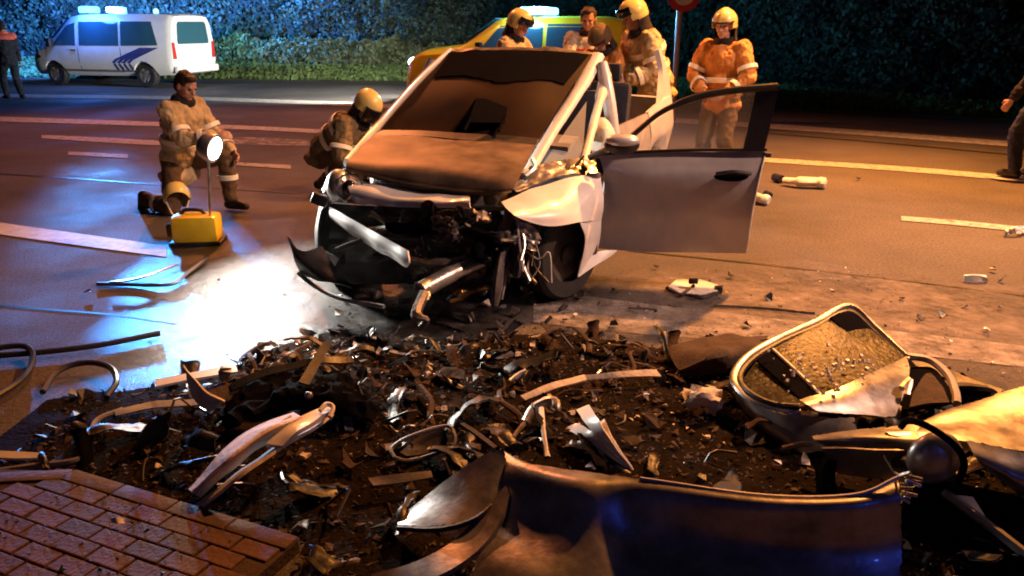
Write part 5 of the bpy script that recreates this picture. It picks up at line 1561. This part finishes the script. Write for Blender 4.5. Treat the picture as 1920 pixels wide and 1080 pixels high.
# window trim on the left road
bit_tube('window_trim', 'dark window trim strip with a bent end lying on the left lane', 'trim strip', GX((183, 532, .02), (250, 533, .02), (318, 533, .03), (350, 512, .03), (386, 485, .04)), 0.024, M_black, 26, 7, 0.5)
bit_tube('chrome_strip', 'shiny chrome strip lying on the dark window trim', 'trim strip', GX((205, 530, .05), (260, 522, .055), (332, 496, .05)), 0.018, M_chrome, 16, 7, 0.4)
bit_tube('cable_loop', 'loop of dark cable at the left edge of the road', 'cable', GX((-60, 668, .05), (0, 652, .06), (48, 650, .06), (62, 672, .05), (40, 712, .04), (-20, 752, .03)), 0.016, M_hose, 30)
bit_tube('cable_loop', 'dark ring of hose lying left of the pale strips', 'hose', GX((80, 735, .03), (110, 695, .05), (160, 680, .06), (205, 688, .06), (218, 715, .05), (200, 745, .03)), 0.015, M_hose, 30)
bit_tube('cable', 'thin grey cable winding along the kerb to the pale strips', 'cable', GX((-40, 888, .03), (60, 874, .03), (150, 860, .03), (168, 820, .04), (182, 788, .05), (230, 768, .05)), 0.013, M_greyplast, 40)
bit_tube('dark_hose', 'long dark hose running across the left edge of the rubble', 'hose', GX((-60, 670, .03), (60, 662, .03), (180, 648, .03), (300, 625, .03)), 0.016, M_hose, 30)
bit_shell('pale_strip', 'pale turquoise lit plastic strip behind the curled bracket', 'trim strip', [GX((290, 714, .05), (360, 700, .06), (442, 686, .06)), GX((294, 726, .04), (362, 712, .05), (446, 698, .05))], M_white, thick=0.012)
bit_shell('pale_strip', 'pale strip leaning in front of the curled bracket', 'trim strip', [GX((214, 770, .06), (290, 754, .07), (375, 748, .08)), GX((218, 780, .04), (292, 766, .05), (376, 760, .06))], M_pale, thick=0.012, dent=0.01, dscale=9)
bit_shell('pale_strip', 'short turquoise lit strip at the left edge above the kerb', 'trim strip', [GX((-30, 846, .05), (30, 848, .05), (72, 850, .05)), GX((-30, 858, .04), (30, 861, .04), (70, 860, .04))], M_white, thick=0.012)
bit_shell('metal_clip', 'dark metal clip on the red bricks', 'metal clip', [PX((250, 944, 2.66), (262, 936, 2.68), (278, 940, 2.66)), PX((252, 956, 2.60), (266, 962, 2.60), (282, 955, 2.62))], M_darksteel, thick=0.02, dent=0.02, dscale=14)
bit_shell('paper_scrap', 'small white paper scrap on the red bricks', 'paper scrap', [GX((208, 974, .075), (218, 970, .085), (232, 972, .08)), GX((210, 980, .07), (222, 982, .075), (234, 982, .07))], M_medic, thick=0.003)

# portable floodlight and the helmet hanging by it
fl = thing('portable_floodlight', 'portable floodlight with yellow case, thin mast and round lit lamp head', 'floodlight', tuple(G(365, 462)), worldparts=True)
fb = G(365, 462)
rotf = Matrix.Rotation(0.12, 3, 'Z')
box('case', fb + Vector((0, 0.10, 0.135)), (0.36, 0.24, 0.22), M_case, fl, rotf, 0.045)
box('base', fb + Vector((0, 0.10, 0.02)), (0.40, 0.26, 0.036), M_black, fl, rotf, 0.012)
tube('carry_handle', [fb + Vector((-0.12, 0.10, 0.235)), fb + Vector((-0.08, 0.10, 0.275)), fb + Vector((0.04, 0.10, 0.275)), fb + Vector((0.08, 0.10, 0.235))], 0.016, M_black, fl, 8, 12)
box('red_socket', fb + Vector((-0.205, 0.08, 0.12)), (0.05, 0.12, 0.10), M_brownc, fl, rotf, 0.015)
lampc = P(394, 276, fb.y - 0.32)
tube('mast', [fb + Vector((0.13, 0.06, 0.23)), lampc + Vector((-0.02, 0.0, -0.05))], 0.011, M_steel, fl, 8)
LD = Vector((0.96, -0.20, -0.26)).normalized()
bm = bmesh.new()
tube_into(bm, [lampc - LD * 0.09, lampc - LD * 0.06, lampc, lampc + LD * 0.04], [0.04, 0.085, 0.105, 0.108], 24)
lh = bmobj('lamp_head', bm, M_steel, fl)
bm = bmesh.new()
tube_into(bm, [lampc + LD * 0.036, lampc + LD * 0.043], 0.084, 24)
bmobj('lamp_lens', bm, M_lampglow, lh)
lo = lampc + LD * 0.09
lamp('floodlight_beam', 'SPOT', tuple(lo), (1.0, 0.95, 0.85), 720, tuple(lo + Vector((0.80, -0.42, -0.62))), 0.06, 128, 1.0)
hm = thing('helmet', 'spare pale yellow helmet resting on the ground beside the kneeling man', 'helmet', tuple(G(330, 404)), 0)
hm.rotation_euler = (R(-55), 0, R(25))
hm.location = G(332, 404) + Vector((0, 0.05, 0.17))
bm = bmesh.new()
bmesh.ops.create_uvsphere(bm, u_segments=28, v_segments=18, radius=1.0)
bmesh.ops.delete(bm, geom=[v for v in bm.verts if v.co.z < -0.5 + 0.35 * max(0, v.co.y)], context='VERTS')
bmesh.ops.transform(bm, matrix=Matrix.Diagonal((0.125, 0.15, 0.14, 1)), verts=bm.verts)
bmesh.ops.solidify(bm, geom=bm.faces, thickness=0.006)
bmobj('shell', bm, M_helmet, hm)
shell('visor', [[(0.13 * math.cos(a), 0.155 * math.sin(a), 0.03) for a in [R(22 + 136 * q / 8) for q in range(9)]], [(0.12 * math.cos(a), 0.145 * math.sin(a), 0.085) for a in [R(22 + 136 * q / 8) for q in range(9)]]], M_visor, hm, thick=0.005, nu=18, nv=6)
tube('strap', [(0.10, 0, -0.06), (0.03, 0.05, -0.22), (-0.05, 0.05, -0.20), (-0.10, 0, -0.06)], 0.008, M_pale, hm, 6, 14)

# ================================================================== RUBBLE FIELD
field_px = [(130, 740), (260, 730), (430, 690), (520, 650), (640, 615), (850, 640), (1050, 622), (1250, 655), (1420, 640), (1560, 760), (1700, 700), (1960, 740), (1990, 1100), (560, 1100), (562, 1008), (350, 948), (140, 882), (-60, 890), (-60, 790)]
poly = [G(u, v) for u, v in field_px]
def inside(x, y):
    c = False
    n = len(poly)
    for i in range(n):
        a, b = poly[i], poly[(i + 1) % n]
        if (a.y > y) != (b.y > y) and x < (b.x - a.x) * (y - a.y) / (b.y - a.y) + a.x:
            c = not c
    return c
def edge_d(x, y):
    p = Vector((x, y, 0)); best = 9
    for a, b in zip(poly, poly[1:] + poly[:1]):
        ab = b - a; t = max(0, min(1, (p - a).dot(ab) / ab.length_squared))
        best = min(best, (p - a - ab * t).length)
    return best
def mound(x, y):
    d = min(1.0, edge_d(x, y) / 0.45)
    n1 = noise.noise(Vector((x * 2.2, y * 2.2, 1.0))) * 0.5 + 0.5
    n2 = noise.noise(Vector((x * 7, y * 7, 4.0))) * 0.5 + 0.5
    n3 = noise.noise(Vector((x * 22, y * 22, 9.0)))
    return 0.006 + d * (0.032 * n1 + 0.022 * n2 + 0.009 * n3)
st = 0.022
xs = np.arange(-2.2, 2.9, st); ys = np.arange(1.5, 4.7, st)
ids = {}
vs_, fs_ = [], []
for i, x in enumerate(xs):
    for j, y in enumerate(ys):
        xx = x + 0.35 * st * math.sin(j * 12.9 + i); yy = y + 0.35 * st * math.sin(i * 7.7 + j * 3)
        if inside(xx, yy):
            ids[(i, j)] = len(vs_)
            vs_.append((xx, yy, mound(xx, yy)))
for (i, j), a in ids.items():
    if (i + 1, j) in ids and (i, j + 1) in ids and (i + 1, j + 1) in ids:
        fs_.append((a, ids[(i + 1, j)], ids[(i + 1, j + 1)], ids[(i, j + 1)]))
tag(pyobj('rubble_bed', vs_, fs_, M_soil), 'bed of black soil, oil and crushed parts spread under the rubble', 'rubble', kind='stuff')

# crumbs nobody could count
def crumb_mesh(name, N, where, smin, smax, m):
    vs2, fs2 = [], []
    k = 0
    while k < N:
        p = where()
        if p is None: continue
        k += 1
        s = random.uniform(smin, smax) * random.choice([0.6, 0.8, 1, 1.6])
        b = len(vs2)
        for q in range(4):
            vs2.append((p.x + random.uniform(-s, s), p.y + random.uniform(-s, s), p.z + random.uniform(-0.2, 0.9) * s))
        fs2 += [(b, b + 1, b + 2), (b, b + 3, b + 1), (b + 1, b + 3, b + 2), (b, b + 2, b + 3)]
    return pyobj(name, vs2, fs2, m, None, False)
def in_field():
    x, y = random.uniform(-2.1, 2.2), random.uniform(1.7, 4.5)
    return Vector((x, y, mound(x, y))) if inside(x, y) else None
def back_field():
    p = in_field()
    if p is None or p.x < -1.5 or random.random() > min(1, max(0.10, (p.y - 2.6) / 1.0)): return None
    return p
def near_field():
    x, y = random.uniform(-1.6, 2.6), random.uniform(3.4, 5.6)
    if random.random() > 0.75 - 0.30 * abs(y - 4.0): return None
    return Vector((x, y, 0.012)) if not inside(x, y) else None
def on_bricks():
    a, b = random.uniform(-0.9, 0.9), random.uniform(0.05, 1.1)
    p = pv(a, b, 0.06)
    return p if a < endr - 0.02 and p.y > 1.6 and p.x < 0.2 and (a > 0.05 or b > 0.3) and random.random() < 1.1 - b else None
crumbs = [('brick_grit', 420, on_bricks, 0.003, 0.010, M_rubber, 'dark grit scattered over the red brick paving'),
          ('dark_crumbs', 7000, in_field, 0.005, 0.019, M_brown, 'dark crushed plastic crumbs all over the rubble'),
          ('metal_crumbs', 380, back_field, 0.004, 0.014, M_steel, 'small bright metal crumbs scattered over the rubble'),
          ('pale_crumbs', 800, back_field, 0.004, 0.011, M_foam, 'small tan foam and plastic crumbs scattered over the rubble'),
          ('road_grit', 900, near_field, 0.003, 0.012, M_black, 'dark grit scattered on the road round the rubble'),
          ('road_chips', 160, near_field, 0.004, 0.011, M_pale, 'pale chips scattered on the road round the rubble')]
for nm, N, wh, a, b, m, lab in crumbs:
    tag(crumb_mesh(nm, N, wh, a, b, m), lab, 'debris', kind='stuff')

# single fragments: prototypes, then copies
def frag_plate(seed, m, size, curl, nverts=6, thick=0.006):
    rs = random.Random(seed)
    bm = bmesh.new()
    out = []
    for q in range(nverts):
        a = 2 * math.pi * q / nverts + rs.uniform(-0.3, 0.3)
        r = size * rs.uniform(0.45, 1.0)
        x, y = r * math.cos(a) * rs.uniform(0.8, 1.5), r * math.sin(a)
        out.append((x, y, curl * (x * x) / size + rs.uniform(-0.1, 0.1) * size))
    prism_into(bm, out, (0, 0, thick))
    bmesh.ops.triangulate(bm, faces=bm.faces)
    bmesh.ops.recalc_face_normals(bm, faces=bm.faces)
    me = bpy.data.meshes.new('fragment'); bm.to_mesh(me); bm.free(); me.materials.append(m)
    return me
def frag_strip(seed, m, L, wd, bend):
    rs = random.Random(seed)
    bm = bmesh.new()
    pts = [Vector((-L, 0, 0)), Vector((-L * 0.3, rs.uniform(-bend, bend), rs.uniform(0, bend))), Vector((L * 0.4, rs.uniform(-bend, bend), rs.uniform(-bend, bend))), Vector((L, rs.uniform(-bend, bend), rs.uniform(-bend, bend) * 0.6))]
    tube_into(bm, pts, [wd, wd * 0.8], 6, 9, rs.uniform(0.3, 1))
    bmesh.ops.recalc_face_normals(bm, faces=bm.faces)
    me = bpy.data.meshes.new('strip'); bm.to_mesh(me); bm.free(); me.materials.append(m)
    return me
M_carpet = mat('dark_brown_carpet', (0.035, 0.021, 0.013), 0.95, 0, 0.6, 20, bump=0.6, bscale=80, spec=0.1)
def frag_shred(seed, m, L, wd, curl):
    rs = random.Random(seed)
    rows = []
    for i in range(3):
        rows.append([(-L + L * 2 * k / 3 + rs.uniform(-.1, .1) * L, (i - 1) * wd * rs.uniform(0.5, 1.1) + rs.uniform(-.3, .3) * wd, curl * math.sin(k * 1.1 + seed) + (0.35 * wd if i == 1 else 0) + rs.uniform(0, .3) * curl) for k in range(4)])
    v, f = grid_shell(rows, thick=0.006, nu=12, nv=6, dent=0.012, dscale=14, seed=seed, crumple=0.02, ragged=0.02)
    me = bpy.data.meshes.new('shred'); me.from_pydata([tuple(q) for q in v], [], f); me.update()
    me.polygons.foreach_set('use_smooth', [True] * len(me.polygons)); me.materials.append(m)
    return me
kinds = [
    ('torn_shred', 'large torn black shred tangled in the dark rubble', 'plastic shred', 'large black shreds in the rubble', [frag_shred(s + 200, random.choice([M_black, M_rubber, M_frit]), 0.125, 0.040, 0.04) for s in range(7)], 60),
    ('trim_shred', 'long bent dark strip of trim tangled in the rubble', 'trim shred', 'long dark trim shreds in the rubble', [frag_shred(s + 230, random.choice([M_greyplast, M_black, M_hose]), 0.15, 0.020, 0.045) for s in range(5)], 26),
    ('brown_shred', 'torn brown carpet shred tangled in the rubble', 'carpet shred', 'brown carpet shreds in the rubble', [frag_shred(s + 260, M_carpet, 0.10, 0.040, 0.03) for s in range(5)], 30),
    ('plastic_fragment', 'broken black plastic fragment lying in the dark rubble', 'plastic fragment', 'black plastic fragments in the rubble', [frag_plate(s, M_black, 0.045, 0.5) for s in range(5)], 70),
    ('brown_fragment', 'torn brown fibre fragment lying in the dark rubble', 'fibre fragment', 'brown fibre fragments in the rubble', [frag_plate(s + 20, M_brown, 0.040, 0.8, 7) for s in range(5)], 80),
    ('tan_fragment', 'tan foam fragment lying in the rubble', 'foam fragment', 'tan foam fragments in the rubble', [frag_plate(s + 40, M_foam, 0.022, 0.6, 6, 0.010) for s in range(4)], 36),
    ('metal_fragment', 'bent bare metal fragment lying in the rubble', 'metal fragment', 'bare metal fragments in the rubble', [frag_plate(s + 60, M_darksteel, 0.032, 0.9, 5, 0.004) for s in range(4)], 40),
    ('white_fragment', 'small white painted fragment lying in the rubble', 'paint fragment', 'white painted fragments in the rubble', [frag_plate(s + 80, M_white, 0.022, 0.5, 5, 0.004) for s in range(3)], 22),
    ('wire', 'short bent dark wire lying in the rubble', 'wire', 'dark wires in the rubble', [frag_strip(s, M_hose, 0.11, 0.006, 0.07) for s in range(5)], 50),
    ('thin_strip', 'thin brown trim strip lying in the rubble', 'trim strip', 'thin trim strips in the rubble', [frag_strip(s + 30, M_brown, 0.14, 0.012, 0.04) for s in range(5)], 40),
    ('steel_strip', 'thin bright steel strip lying in the rubble', 'metal strip', 'steel strips in the rubble', [frag_strip(s + 50, M_steel, 0.06, 0.005, 0.03) for s in range(3)], 14)]
for nm, lab, cat, grp, meshes, N in kinds:
    k = 0
    proto = None
    while k < N:
        p = in_field() if nm in ('plastic_fragment', 'wire', 'torn_shred', 'trim_shred') else back_field()
        if p is None: continue
        k += 1
        me = random.choice(meshes)
        if proto is None:
            o = bpy.data.objects.new(nm, me)
            tag(o, lab, cat, grp)
            proto = o
        else:
            o = proto.copy()
            o.data = me
        COL.objects.link(o)
        s = random.uniform(0.6, 1.35)
        o.scale = (s, s, s)
        o.location = (p.x, p.y, p.z + 0.012 * s)
        tilt = 0.32 if 'shred' in nm else 0.5 if 'strip' not in nm and nm != 'wire' else 0.18
        o.rotation_euler = (random.gauss(0, tilt), random.gauss(0, tilt), random.uniform(0, 6.28))
# a few fragments out on the road and under the wreck's nose
rkinds = [('road_fragment', 'dark fragment lying alone on the open road', 'plastic fragment', 'dark fragments on the open road', [frag_plate(s + 100, M_black, 0.04, 0.5) for s in range(4)],
           [(1725, 597), (1768, 592), (1440, 560), (1370, 517), (1230, 500), (1600, 520), (1690, 560), (1880, 525), (1862, 505), (1150, 610), (1060, 600), (1400, 610), (700, 660), (640, 560), (530, 545), (165, 548), (1610, 335), (1150, 545)]),
          ('road_chip', 'pale chip lying alone on the open road', 'plastic fragment', 'pale chips on the open road', [frag_plate(s + 120, M_pale, 0.024, 0.4) for s in range(3)],
           [(1812, 576), (1875, 578), (1850, 620), (1560, 545), (410, 525), (450, 580), (700, 545), (1080, 590), (1780, 640), (435, 352), (445, 354)]),
          ('nose_fragment', 'bent metal fragment lying under the torn nose of the wreck', 'metal fragment', 'metal fragments under the nose of the wreck', [frag_plate(s + 140, M_darksteel, 0.06, 0.9, 7) for s in range(4)],
           [(700 + 30 * q, 555 + (q * 37) % 60) for q in range(14)]),
          ('nose_scrap', 'bright metal scrap lying under the torn nose of the wreck', 'metal fragment', 'bright scraps under the nose of the wreck', [frag_plate(s + 160, M_steel, 0.035, 0.9, 6) for s in range(3)],
           [(905, 555), (925, 560), (940, 580), (870, 548), (655, 520), (690, 530), (640, 590), (760, 640), (980, 545)])]
for nm, lab, cat, grp, meshes, L in rkinds:
    proto = None
    for (u, v) in L:
        me = random.choice(meshes)
        if proto is None:
            o = bpy.data.objects.new(nm, me); tag(o, lab, cat, grp); proto = o
        else:
            o = proto.copy(); o.data = me
        COL.objects.link(o)
        o.location = G(u, v, 0.022)
        o.scale = (random.uniform(0.6, 1.2),) * 3
        o.rotation_euler = (random.gauss(0, 0.35), random.gauss(0, 0.35), random.uniform(0, 6.28))
